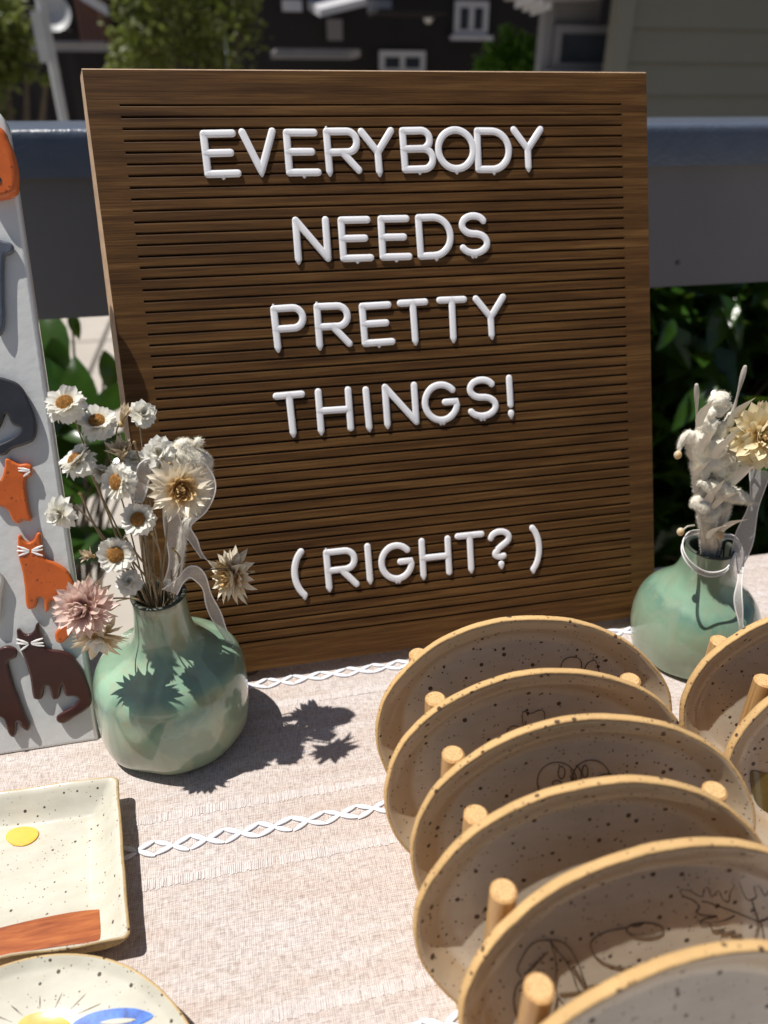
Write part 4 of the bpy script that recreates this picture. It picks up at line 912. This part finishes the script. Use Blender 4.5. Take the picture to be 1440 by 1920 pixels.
# bare stems and a woolly stalk in the left vase
rnd = random.Random(77)
SL = ['beside the pale yellowish bloom', 'rising behind the cream strawflower', 'reaching toward the tilted daisy', 'between the two lowest daisies', 'left of the tall orange centred daisy', 'next to the daisy under the cream strawflower', 'ending below the cream strawflower', 'ending under the half open bud']
for i, (px, y) in enumerate((((305, 860), -.045), ((318, 870), -.048), ((150, 925), -.048), ((236, 1010), -.05), ((200, 955), -.046), ((285, 1000), -.05), ((325, 1030), -.05), ((252, 830), -.04))):
    e_ = on_y(px, y); f0 = mouthL+Vector((rnd.uniform(-.007, .007), rnd.uniform(-.005, .005), -.02)); lip = mouthL+Vector((rnd.uniform(-.008, .008), rnd.uniform(-.007, .004), .003))
    m1 = lip.lerp(e_, .5)+Vector((rnd.uniform(-.006, .006), 0, .004))
    t = thing('dry_stalk', 'thin bare brown stalk '+SL[i], 'stalk', f0, 'bare stalks in the left vase')
    obj('stem', MB().tube(catmull([f0, lip, m1, e_], 6), [.00045]*19, 6), M_stem, t, world=True)
    obj('tip', MB().ball(e_, .0008, 6, 4), M_dry, t, world=True)
def woolly(name, label, blobs, group, cat, extra=None, vox=.0007):
    """a felted stalk: overlapping swellings melted into one skin"""
    t = thing(name, label, cat, blobs[0][0], group); mb = MB()
    for p, r, *s_ in blobs: mb.ball(p, r*1.08, 14, 9, s_[0] if s_ else (1, 1, 1))
    for pts, rad in (extra or []): mb.tube(catmull(pts, 6), [rad[0]+(rad[1]-rad[0])*i/(6*(len(pts)-1)) for i in range(6*(len(pts)-1)+1)], 10, 'round')
    o = obj('woolly_leaf', mb, M_felt, t, world=True, angle=None)
    r = o.modifiers.new('r', 'REMESH'); r.mode = 'VOXEL'; r.voxel_size = vox; r.use_smooth_shade = True
    s_ = o.modifiers.new('s', 'SMOOTH'); s_.iterations = 4; s_.factor = .5
    tx = D.textures.new('fuzz', 'CLOUDS'); tx.noise_scale = .0028
    d_ = o.modifiers.new('d', 'DISPLACE'); d_.texture = tx; d_.strength = .0016; d_.texture_coords = 'GLOBAL'
    baked(o); o.data.materials.clear(); o.data.materials.append(M_felt)
    fz = MB(); rf = random.Random(5); polys = o.data.polygons; Mw = XF[t.name]
    for i in range(min(14000, len(polys)*3)):
        q = polys[rf.randrange(len(polys))]; c = q.center; n = (q.normal+Vector((rf.gauss(0, .55), rf.gauss(0, .55), rf.gauss(0, .55)-.2))).normalized(); s2_ = n.cross(Vector((rf.gauss(0, 1), rf.gauss(0, 1), rf.gauss(0, 1)))).normalized()*.00006
        L_ = rf.uniform(.0006, .0017); fz.add([c-s2_, c+s2_, c+n*L_], [(0, 1, 2)])
    tag(obj('fuzz', fz, M_felt, t, world=True, smooth=False), kind='stuff')
    return t
yl = -.030
def leafblade(px0, px1, y0, y1, wid, thick=.0012):
    a, b = on_y(px0, y0), on_y(px1, y1); return [(a.lerp(b, i/8), wid*(math.sin(math.pi*(.1+.85*i/8)))**.8) for i in range(9)]
woolly('woolly_stalk', 'white woolly leaf curled over behind the large cream strawflower', [(p, r) for p, r in leafblade((308, 852), (392, 872), yl, yl, .0062)]+[(on_y((345, 838), yl), .0036), (on_y((372, 828), yl), .0018)], 'woolly white stalks', 'stalk',
       [([on_y((350, 850), yl), on_y((385, 880), yl+.002), on_y((380, 930), yl+.002), on_y((345, 1000), yl), mouthL+Vector((.006, .002, -.01))], (.003, .0016))])

def ribbon(name, label, px, wid, group, twist=0, cat='ribbon'):
    """sheer strip with two firm edges; px: list of (x, y, depth)"""
    P = catmull([on_y((a, b), y) for a, b, y in px], 8); t = thing(name, label, cat, P[0], group); n = len(P)
    L_, R_ = [], []
    for i, p in enumerate(P):
        d = (P[min(i+1, n-1)]-P[max(i-1, 0)]).normalized(); v = (CAM-p).normalized(); s_ = d.cross(v).normalized()
        s_ = Matrix.Rotation(R(25)+twist*i/n, 3, d) @ s_; k = wid*(.75+.25*math.cos(i*.35))
        L_.append(p-s_*k/2); R_.append(p+s_*k/2)
    mb = MB(); mb.add(L_+R_, [(i, i+1, n+i+1, n+i) for i in range(n-1)]); obj('sheer_strip', mb, M_ribbon, t, world=True, angle=None)
    for e_ in (L_, R_): obj('edge', MB().tube(e_, .00033, 6), M_ribedge, t, world=True)
    return t
G_ = 'sheer ribbons tied at the vases'
ribbon('sheer_ribbon', 'sheer white ribbon drooping over the right shoulder of the left vase', [(318, 1110, -.045), (338, 1088, -.047), (360, 1072, -.045), (382, 1095, -.040), (395, 1130, -.037), (412, 1170, -.036), (432, 1205, -.035)], .0068, G_, .4)
ribbon('sheer_ribbon', 'sheer white ribbon loop hanging behind the cream strawflower', [(330, 880, -.036), (372, 870, -.034), (392, 905, -.034), (380, 955, -.036), (352, 985, -.036), (365, 1020, -.034), (382, 1048, -.034)], .0075, G_, .8)
ribbon('sheer_ribbon', 'sheer white ribbon strand among the daisy stems', [(262, 905, -.044), (258, 940, -.044), (275, 880, -.043), (310, 895, -.042), (320, 960, -.042), (330, 1040, -.042), (312, 1100, -.040)], .0075, G_, -.8)

# right vase: woolly column, pale strawflower, sticks and ribbon
y0 = -.036
def R_(x, y, d=0): return on_y((x, y), y0+d)
woolly('woolly_stalk', 'thick white woolly stalk standing upright in the right vase',
       [(R_(1352, 748), .0036), (R_(1340, 752), .0028), (R_(1322, 790), .0038, (.8, .8, 1.3)), (R_(1312, 822), .0042), (R_(1330, 830), .0036), (R_(1350, 810), .0036, (.8, .8, 1.6)), (R_(1348, 770), .0030), (R_(1344, 840, -.006), .0046), (R_(1340, 868, -.006), .0040), (R_(1358, 862, -.006), .0034), (R_(1352, 882, -.006), .0036), (R_(1370, 858, -.004), .0028), (R_(1322, 860), .0040), (R_(1330, 900), .0036), (R_(1310, 845), .0036), (R_(1366, 792, .002), .0028, (.8, .8, 1.9)), (R_(1336, 800, -.004), .0026, (.8, .8, 1.7)), (R_(1372, 832), .0032, (.8, .8, 1.5)), (R_(1388, 850), .0028, (.8, .8, 1.4)), (R_(1302, 868), .0026, (.8, .8, 1.7)), (R_(1352, 900, -.005), .0030), (R_(1368, 884, -.006), .0026), (R_(1334, 775, -.003), .0022), (R_(1362, 760), .0024), (R_(1322, 885, -.006), .0026, (.8, .8, 1.6)), (R_(1345, 930, -.003), .0034), (R_(1318, 965), .0030, (.9, .9, 1.6))], 'woolly white stalks', 'stalk',
       [([R_(1318, 830), R_(1312, 880), R_(1318, 950), R_(1325, 1040)], (.0044, .0028)), ([R_(1345, 850), R_(1335, 930), R_(1332, 1040)], (.0040, .0028)), ([R_(1300, 830), R_(1292, 812), R_(1278, 828), R_(1272, 848)], (.0024, .0012)), ([R_(1302, 850), R_(1296, 830), R_(1290, 815)], (.0036, .0022)), ([R_(1382, 860, -.004), R_(1362, 900, -.004), R_(1345, 960)], (.0030, .0018))], .0008)
woolly('woolly_stalk', 'pointed white woolly leaf across the right bunch', [(p, r, (1, .6, 1)) for p, r in leafblade((1312, 906), (1418, 944), y0-.010, y0-.016, .0040)], 'woolly white stalks', 'stalk')
woolly('woolly_stalk', 'short white woolly tuft low in the right vase, above its lip', [(R_(1306, 942, -.008), .0030), (R_(1318, 950, -.010), .0032), (R_(1318, 925, -.006), .0026), (R_(1330, 960, -.008), .0030), (R_(1345, 955, -.008), .0032), (R_(1332, 985, -.006), .0030)], 'woolly white stalks', 'stalk', [([R_(1330, 965, -.008), R_(1334, 1000, -.004), R_(1334, 1045)], (.0042, .0026)), ([R_(1360, 950, -.008), R_(1350, 985, -.005), R_(1338, 1045)], (.0030, .0022))])
FB = petalmesh('woolly_leaf', .026, .0068, M_felt, .35, .5, -.12); FB2 = petalmesh('woolly_leaf', .019, .0060, M_felt, .4, .5, -.3)
wt = thing('woolly_stalk', 'spray of narrow woolly leaves around the thick stalk in the right vase', 'stalk', mouthR, 'woolly white stalks')
for i, (x, y, d, a, b_, me) in enumerate(((1322, 960, -.009, -4, -16, FB), (1338, 955, -.010, 8, -20, FB2), (1308, 905, -.004, -14, -12, FB2), (1352, 930, -.008, 16, -18, FB), (1366, 905, -.004, 24, -12, FB2), (1340, 860, -.010, 4, -14, FB2), (1318, 850, -.006, -10, -12, FB2), (1360, 840, -.006, 12, -14, FB2), (1330, 1010, -.009, -8, -22, FB2), (1350, 1000, -.009, 14, -22, FB2), (1312, 800, -.003, -8, -10, FB2), (1368, 800, -.002, 10, -8, FB2))):
    c = R_(x, y, d); M = Matrix.Translation(c) @ Matrix.Rotation(R(a), 4, 'Y') @ Matrix.Rotation(R(90+b_*-1), 4, 'X') @ Matrix.Rotation(R(180), 4, 'Y')
    put('woolly_leaf', me, wt, XF[wt.name].inverted() @ M)
flower('yellow', 'pale yellow strawflower at the right photo edge', (1428, 818), y0-.012, (-.12, -.80, .45), mouthR, 1.6, group='dried flowers in the right vase')
flower('tuft', 'small cream bloom above the pale yellow strawflower', (1420, 768), y0-.002, (.2, -.4, .9), mouthR, .55, group='dried flowers in the right vase')
for i, (pts, l) in enumerate((([(1306, 722), (1307, 800), (1312, 900), (1320, 1030)], 'grey stick on the left of the woolly stalk'), ([(1397, 688), (1378, 760), (1362, 830), (1345, 1030)], 'long grey stick leaning right behind the woolly stalk'))):
    t = thing('dry_stalk', l, 'stalk', mouthR, 'grey sticks in the right vase')
    P = catmull([R_(*p, .006) for p in pts], 6); obj('stem', MB().tube(P, [.0009+.0004*math.sin(j) for j in range(len(P))], 8, 'round'), M_greystem, t, world=True)
for px, d, l, nk in (((1271, 853), -.002, 'cream bead bud hanging left of the woolly stalk', (1284, 832)), ((1276, 997), -.008, 'cream bead bud left of the right vase mouth', (1302, 985)), ((1350, 1003), -.012, 'cream bead bud standing in the right vase mouth', (1349, 1040))):
    t = thing('bead_bud', l, 'bud', R_(*px, d), 'cream bead buds in the right bunch')
    obj('head', MB().ball(R_(*px, d), .0019, 12, 8, (1, 1, 1.15)), M_ppeach, t, world=True); obj('stem', MB().tube([R_(*px, d), R_((px[0]+nk[0])/2, (px[1]+nk[1])/2-4, d/2), R_(*nk)], .0005, 6), M_greystem, t, world=True)
# ribbon ring round the neck and two tails
t = thing('sheer_ribbon', 'sheer white ribbon looped round the neck of the right vase', 'ribbon', mouthR, G_)
ringp = [R_(x, y, d) for x, y, d in ((1378, 1040, -.016), (1360, 1070, -.022), (1325, 1076, -.022), (1292, 1055, -.020), (1279, 1025, -.014), (1290, 1002, -.006), (1315, 998, .0), (1345, 1005, .004), (1375, 1008, .004), (1390, 1030, .0), (1392, 1060, -.004))]
P = catmull(ringp, 8); n = len(P)
for k, off in enumerate((Vector((0, 0, .0012)), Vector((0, 0, -.0014)))): obj('edge', MB().tube([p+off for p in P], .0004, 6), M_ribedge, t, world=True)
obj('sheer_strip', MB().add([p+Vector((0, 0, .0012)) for p in P]+[p-Vector((0, 0, .0014)) for p in P], [(i, i+1, n+i+1, n+i) for i in range(n-1)]), M_ribbon, t, world=True, angle=None)
ribbon('sheer_ribbon', 'broad sheer ribbon tail hanging right of the right vase neck', [(1425, 880, -.040), (1415, 940, -.042), (1398, 1000, -.044), (1380, 1060, -.046), (1372, 1085, -.048)], .0105, G_, .2)
ribbon('sheer_ribbon', 'narrow sheer ribbon tail falling over the right vase shoulder', [(1388, 1035, -.05), (1388, 1080, -.060), (1384, 1120, -.066), (1388, 1160, -.070), (1392, 1185, -.072)], .0045, G_, .3)

# ------------------------------------------------------------------ white board with ceramic cats
CB0 = Vector((-.28, -.0355, .0005)); CMm = frame(CB0, BU, BN); CT = .007
cb = thing('ceramic_board', 'tall white glazed board with small ceramic animals stuck on it, left edge', 'display board', CMm)
hx, hh, rr = .1003, .302, .014
outl = [(-hx, 0), (hx, 0), (hx, hh-rr)]+[(hx-rr+rr*math.cos(R(a)), hh-rr+rr*math.sin(R(a))) for a in range(10, 91, 10)]+[(-hx+rr-rr*math.sin(R(a)), hh-rr+rr*math.cos(R(a))) for a in range(0, 91, 10)]
put('panel', flat_solid('panel', outl, CT, .0016, M_white, 0), cb, Matrix.Translation((0, 0, -CT)))
obj('back_strut', MB().box((-.02, -.002, 0), (.02, .002, .19)), M_white, cb, local=CMm.inverted() @ frame(Vector((-.28, .115, 0)), (1, 0, 0), CMm @ Vector((0, .19, -CT-.001))-Vector((-.28, .115, 0))), smooth=False)
def cbp(px): v = CMm.inverted() @ hit(px, CB0, BN); return (v.x, v.y)
def k1(x, y): return (x/6, 180+y/6)
def k2(x, y): return (x/6, 660+y/6)
def k3(x, y): return (x/4, 960+y/4)
def magnet(name, label, pts, m, h=.0030, whisk=None, cat='cat figure', eye=None, bev=.0012):
    q = [cbp(p) for p in pts]; cx = sum(p[0] for p in q)/len(q); cy = sum(p[1] for p in q)/len(q)
    M = CMm @ Matrix.Translation((cx, cy, .0001)); t = thing(name, label, cat, M, 'ceramic animals stuck on the white board')
    put('body', flat_solid('body', [(p[0]-cx, p[1]-cy) for p in q], h, bev, m, 4), t)
    if whisk:
        mb = MB()
        for a, b in whisk:
            a, b = cbp(a), cbp(b); mb.tube([(a[0]-cx, a[1]-cy, h*.97), ((a[0]+b[0])/2-cx, (a[1]+b[1])/2-cy, h*1.0), (b[0]-cx, b[1]-cy, h*.97)], [.00035, .0006, .00035], 6, 'round')
        obj('whiskers', mb, M_whisker, t)
    if eye:
        mb = MB()
        for e_ in eye: e2_ = cbp(e_); mb.ball((e2_[0]-cx, e2_[1]-cy, h), .0014, 10, 6, (1, 1, .4))
        obj('eye', mb, M_black, t)
    return t
magnet('ceramic_cat', 'orange ceramic cat with white whiskers sitting above the dark brown cat',
       [k3(*p) for p in ((145, 175), (165, 170), (190, 205), (225, 220), (262, 200), (285, 155), (305, 148), (320, 170), (322, 240), (340, 310), (355, 345), (430, 375), (500, 420), (540, 480), (562, 530), (545, 590), (490, 650), (440, 690), (395, 655), (375, 730), (345, 732), (335, 650), (300, 640), (280, 700), (235, 722), (205, 690), (195, 560), (175, 430), (150, 340), (143, 260))], M_orange,
       whisk=[(k3(148, 250), k3(230, 278)), (k3(145, 282), k3(228, 284)), (k3(158, 318), k3(230, 290)), (k3(330, 245), k3(255, 275)), (k3(330, 272), k3(255, 284)), (k3(330, 318), k3(255, 292))])
magnet('ceramic_cat', 'small orange tail tip showing beneath the pink strawflower', [k3(*p) for p in ((420, 905), (440, 870), (475, 835), (520, 800), (560, 800), (560, 860), (520, 930), (470, 972), (430, 960))], M_orange)
magnet('ceramic_cat', 'dark brown ceramic cat with white whiskers at the lower right of the white board',
       [k3(*p) for p in ((135, 875), (155, 868), (185, 900), (225, 905), (262, 880), (280, 830), (298, 830), (315, 900), (335, 970), (370, 1015), (440, 1025), (510, 1045), (570, 1090), (620, 1170), (660, 1260), (690, 1360), (688, 1430), (640, 1480), (560, 1530), (490, 1572), (440, 1560), (432, 1520), (480, 1485), (560, 1440), (595, 1390), (560, 1370), (500, 1365), (475, 1290), (455, 1370), (430, 1392), (400, 1385), (375, 1300), (345, 1300), (325, 1385), (280, 1392), (255, 1365), (235, 1230), (200, 1110), (160, 1010), (140, 940))], M_brown,
       whisk=[(k3(142, 940), k3(222, 968)), (k3(142, 970), k3(220, 975)), (k3(170, 1022), k3(225, 980)), (k3(330, 935), k3(250, 962)), (k3(335, 968), k3(250, 970)), (k3(340, 990), k3(255, 978))])
magnet('ceramic_cat', 'dark brown ceramic animal stretching up left of the dark brown cat',
       [k3(*p) for p in ((-60, 1040), (0, 1015), (50, 995), (100, 1000), (138, 1030), (130, 1080), (75, 1110), (85, 1180), (120, 1300), (160, 1400), (200, 1510), (235, 1590), (215, 1628), (170, 1600), (155, 1560), (135, 1570), (130, 1650), (105, 1675), (70, 1640), (40, 1550), (0, 1520), (-60, 1480), (-100, 1300))], M_brown)
magnet('ceramic_cat', 'orange ceramic animal looking right, in the middle of the white board',
       [k2(*p) for p in ((65, 1300), (75, 1205), (110, 1195), (160, 1225), (230, 1255), (310, 1250), (365, 1275), (378, 1330), (365, 1390), (320, 1410), (305, 1500), (320, 1640), (350, 1800), (370, 1880), (320, 1895), (270, 1890), (215, 1925), (160, 1890), (110, 1790), (50, 1740), (-60, 1720), (-120, 1600), (-60, 1470), (20, 1440))], M_orange, whisk=[(k2(230, 1300), k2(350, 1320)), (k2(235, 1330), k2(350, 1330)), (k2(290, 1390), k2(355, 1340))])
magnet('ceramic_cat', 'black ceramic cat curled round its tail on the white board',
       [k2(*p) for p in ((-120, 300), (0, 280), (100, 305), (210, 350), (290, 440), (350, 560), (400, 700), (425, 830), (415, 940), (370, 1010), (260, 1055), (150, 1090), (80, 1150), (10, 1165), (-60, 1130), (-40, 1060), (60, 1010), (160, 960), (240, 890), (240, 850), (150, 810), (90, 690), (40, 800), (0, 870), (-80, 900), (-160, 700))], M_black)
magnet('ceramic_cat', 'slate blue ceramic animal leg near the top of the white board',
       [k1(*p) for p in ((-60, 1650), (0, 1625), (60, 1640), (130, 1660), (170, 1710), (165, 1770), (120, 1800), (70, 1820), (60, 2000), (65, 2300), (70, 2550), (40, 2680), (0, 2700), (-40, 2600), (-60, 2200))], M_slate)
magnet('ceramic_cat', 'orange ceramic animal with shiny black eye at the top of the white board',
       [k1(*p) for p in ((-100, 380), (0, 375), (50, 400), (95, 450), (130, 540), (180, 650), (220, 780), (242, 930), (240, 1050), (215, 1130), (150, 1175), (60, 1195), (-40, 1205), (-140, 1150), (-180, 800))], M_orange, eye=[k1(30, 990)], h=.006, bev=.0024)
magnet('ceramic_cat', 'pale ceramic animal edge left of the orange cat with whiskers', [k3(*p) for p in ((-70, 420), (-10, 430), (20, 470), (38, 520), (20, 640), (10, 800), (-20, 840), (-80, 800))], M_white)

# ------------------------------------------------------------------ square plate and round dish in the lower left
h0 = .0135
TR = on_z((222, 1457), h0); BR = on_z((246, 1763), h0*.75); TL = Vector((TR.x-.098, TR.y+.004, h0)); BL = Vector((BR.x-.098, BR.y+.004, h0*.75))
sp = thing('square_plate', 'square cream speckled plate painted with yellow sun and rust brown bar', 'plate', ((TR.x+BL.x)/2, (TR.y+BL.y)/2, 0))
def sqring(prof, seg=14, capc=None):
    """rounded square rings; prof rows: inset, height, corner radius"""
    mb = MB(); vs = []; cor = [TR, TL, BL, BR]; C = (TR+BL)/2; nper = 0
    ux = (TR-TL); uy = (TR-BR); lx, ly = ux.length/2, uy.length/2; ux = Vector((ux.x, ux.y, 0)).normalized(); uy = Vector((uy.x, uy.y, 0)).normalized()
    for ins, z, cr in prof:
        row = []
        for (sx_, sy_, a0) in ((1, 1, 0), (-1, 1, 90), (-1, -1, 180), (1, -1, 270)):
            for i in range(9):
                a = R(a0+90*i/8); row.append((sx_*(lx-ins-cr)+cr*math.cos(a), sy_*(ly-ins-cr)+cr*math.sin(a)))
        row = [(x_, y_-min(ins, .012)*.62*max(0, min(1, (-y_/ly-.2)/.6))) for x_, y_ in row]
        row2 = []
        for i, p in enumerate(row):  # extra points along the straight sides, so that they can wobble
            q = row[(i+1) % len(row)]; row2.append(p)
            if math.hypot(p[0]-q[0], p[1]-q[1]) > .02:
                for k in range(1, 12): row2.append((p[0]+(q[0]-p[0])*k/12, p[1]+(q[1]-p[1])*k/12))
        for (x, y) in row2:
            wv = .0008*noise.noise(Vector((x*60, y*60, 2)))*(z/h0); ed = max(abs(x)/lx, abs(y)/ly)
            v = Vector((C.x, C.y, 0))+ux*(x+wv)+uy*(y+wv); v.z = z*(1+.10*noise.noise(Vector((x*45, y*45, 7))))*(1 if z < .005 else (1+.12*(y/ly)))
            vs.append(v)
        nper = len(row2)
    fs = [(i*nper+k, i*nper+(k+1) % nper, (i+1)*nper+(k+1) % nper, (i+1)*nper+k) for i in range(len(prof)-1) for k in range(nper)]
    if capc is not None: fs.append(tuple((len(prof)-1)*nper+k for k in range(nper)) if capc else tuple(range(nper))[::-1])
    return mb.add(vs, fs)
obj('outside', sqring([(.0115, .0004, .004), (.0085, .0012, .004), (.0030, .0075, .003), (.0004, .0118, .003), (.0, .0128, .003), (.0003, .0135, .003), (.0012, .0138, .0028)], capc=False), M_buff, sp, world=True, angle=None)
obj('glazed_face', sqring([(.0010, .0138, .0028), (.0022, .0136, .0025), (.0035, .0125, .0025), (.0075, .0075, .003), (.0105, .0047, .003), (.0125, .0040, .004), (.016, .0038, .004)], capc=True), M_cream, sp, world=True, angle=None)
def k6(x, y): return (x/3, 1420+y/3)
def paint(name, parent, pts, z, m, sm=4, h=.0006):
    P = [on_z(p, z) for p in pts]; me = flat_solid(name, [(p.x, p.y) for p in P], h, h*.4, m, sm)
    o = put(name, me, parent, XF[parent.name].inverted() @ Matrix.Translation((0, 0, z+.0003))); return o
paint('painted_sun', sp, [k6(127+92*math.cos(R(a))+6*math.sin(R(a*2)), 450-54*math.sin(R(a))-10*math.cos(R(a))) for a in range(0, 360, 30)], .0037, M_yellow)
paint('painted_bar', sp, [k6(*p) for p in ((-300, 1040), (-100, 990), (0, 965), (200, 917), (400, 878), (545, 862), (562, 880), (570, 1030), (550, 1047), (400, 1060), (200, 1090), (0, 1130), (-300, 1200))], .0037, M_rust, 2)

# shallow dish: its glaze rises smoothly from the middle to the rim
ux, uy, rr = -.1865, -.2129, .0630
def dz(x, y): q = math.hypot(x-ux, y-uy)/rr; return .0052+.0080*max(0, (q-.45)/.55)**2.2
def on_dish(px):
    z = .006
    for _ in range(12): v = on_z(px, z); z = dz(v.x, v.y)
    return Vector((v.x, v.y, z))
rd = thing('round_dish', 'round cream speckled dish painted with sun rays and blue wave', 'dish', (ux, uy, 0))
dwob = lambda q, z: 1+.006*math.sin(2*q+1)+.004*math.sin(3*q)+.0015*math.sin(9*q)-.018*math.exp(-((q-.75)/.35)**2)
obj('outside', MB().lathe([(rr*.62, .0006), (rr*.74, .0014), (rr*.90, .0075), (rr*.975, .0118), (rr*.995, .0130), (rr, .0138), (rr*.994, .0143), (rr*.985, .0143)], 110, wob=dwob), M_buff, rd, angle=None)
obj('glazed_face', MB().lathe([(rr*.987, .0143), (rr*.975, .0138)]+[(rr*q, dz(ux+rr*q, uy)) for q in (.955, .93, .89, .84, .78, .70, .62, .52, .4, .2)], 110, wob=dwob, capb=False, capt=True), M_cream, rd, angle=None)
def paint_dish(name, pts, m, sm, h, lift):
    P = [on_dish(p) for p in pts]; me = flat_solid(name, [(p.x-ux, p.y-uy) for p in P], h, h*.4, m, 0 if sm == 0 else sm)
    bm = bmesh.new(); bm.from_mesh(me); bmesh.ops.subdivide_edges(bm, edges=[e for e in bm.edges if e.calc_length() > .004], cuts=3, use_grid_fill=True)
    for v in bm.verts: v.co.z += dz(v.co.x+ux, v.co.y+uy)+lift
    bm.to_mesh(me); bm.free(); return put(name, me, rd)
paint_dish('painted_sun', [k6(250+152*math.cos(R(a)), 1525-88*math.sin(R(a))) for a in range(0, 360, 15)], M_yellow, 1, .0006, .0001)
paint_dish('painted_wave', [k6(*p) for p in ((412, 1500), (470, 1462), (540, 1436), (620, 1420), (700, 1413), (780, 1420), (858, 1448), (850, 1475), (800, 1502), (740, 1530), (640, 1560), (520, 1580), (440, 1560))], M_blue, 3, .0006, .0001)
paint_dish('painted_wave', [k6(*p) for p in ((560, 1500), (640, 1478), (720, 1474), (770, 1482), (720, 1500), (640, 1510))], M_cream, 3, .0005, .0005)
mb = MB()
for p, q in (((225, 1330), (225, 1420)), ((358, 1310), (305, 1420)), ((500, 1315), (385, 1430)), ((600, 1372), (412, 1455)), ((50, 1385), (130, 1455)), ((-60, 1440), (70, 1490))):
    mb.tube([on_dish(k6(p[0]+(q[0]-p[0])*t/4, p[1]+(q[1]-p[1])*t/4)) for t in range(5)], [.00012, .00022, .00026, .0002, .00016], 5)
obj('incised_rays', mb, M_incise, rd, world=True)
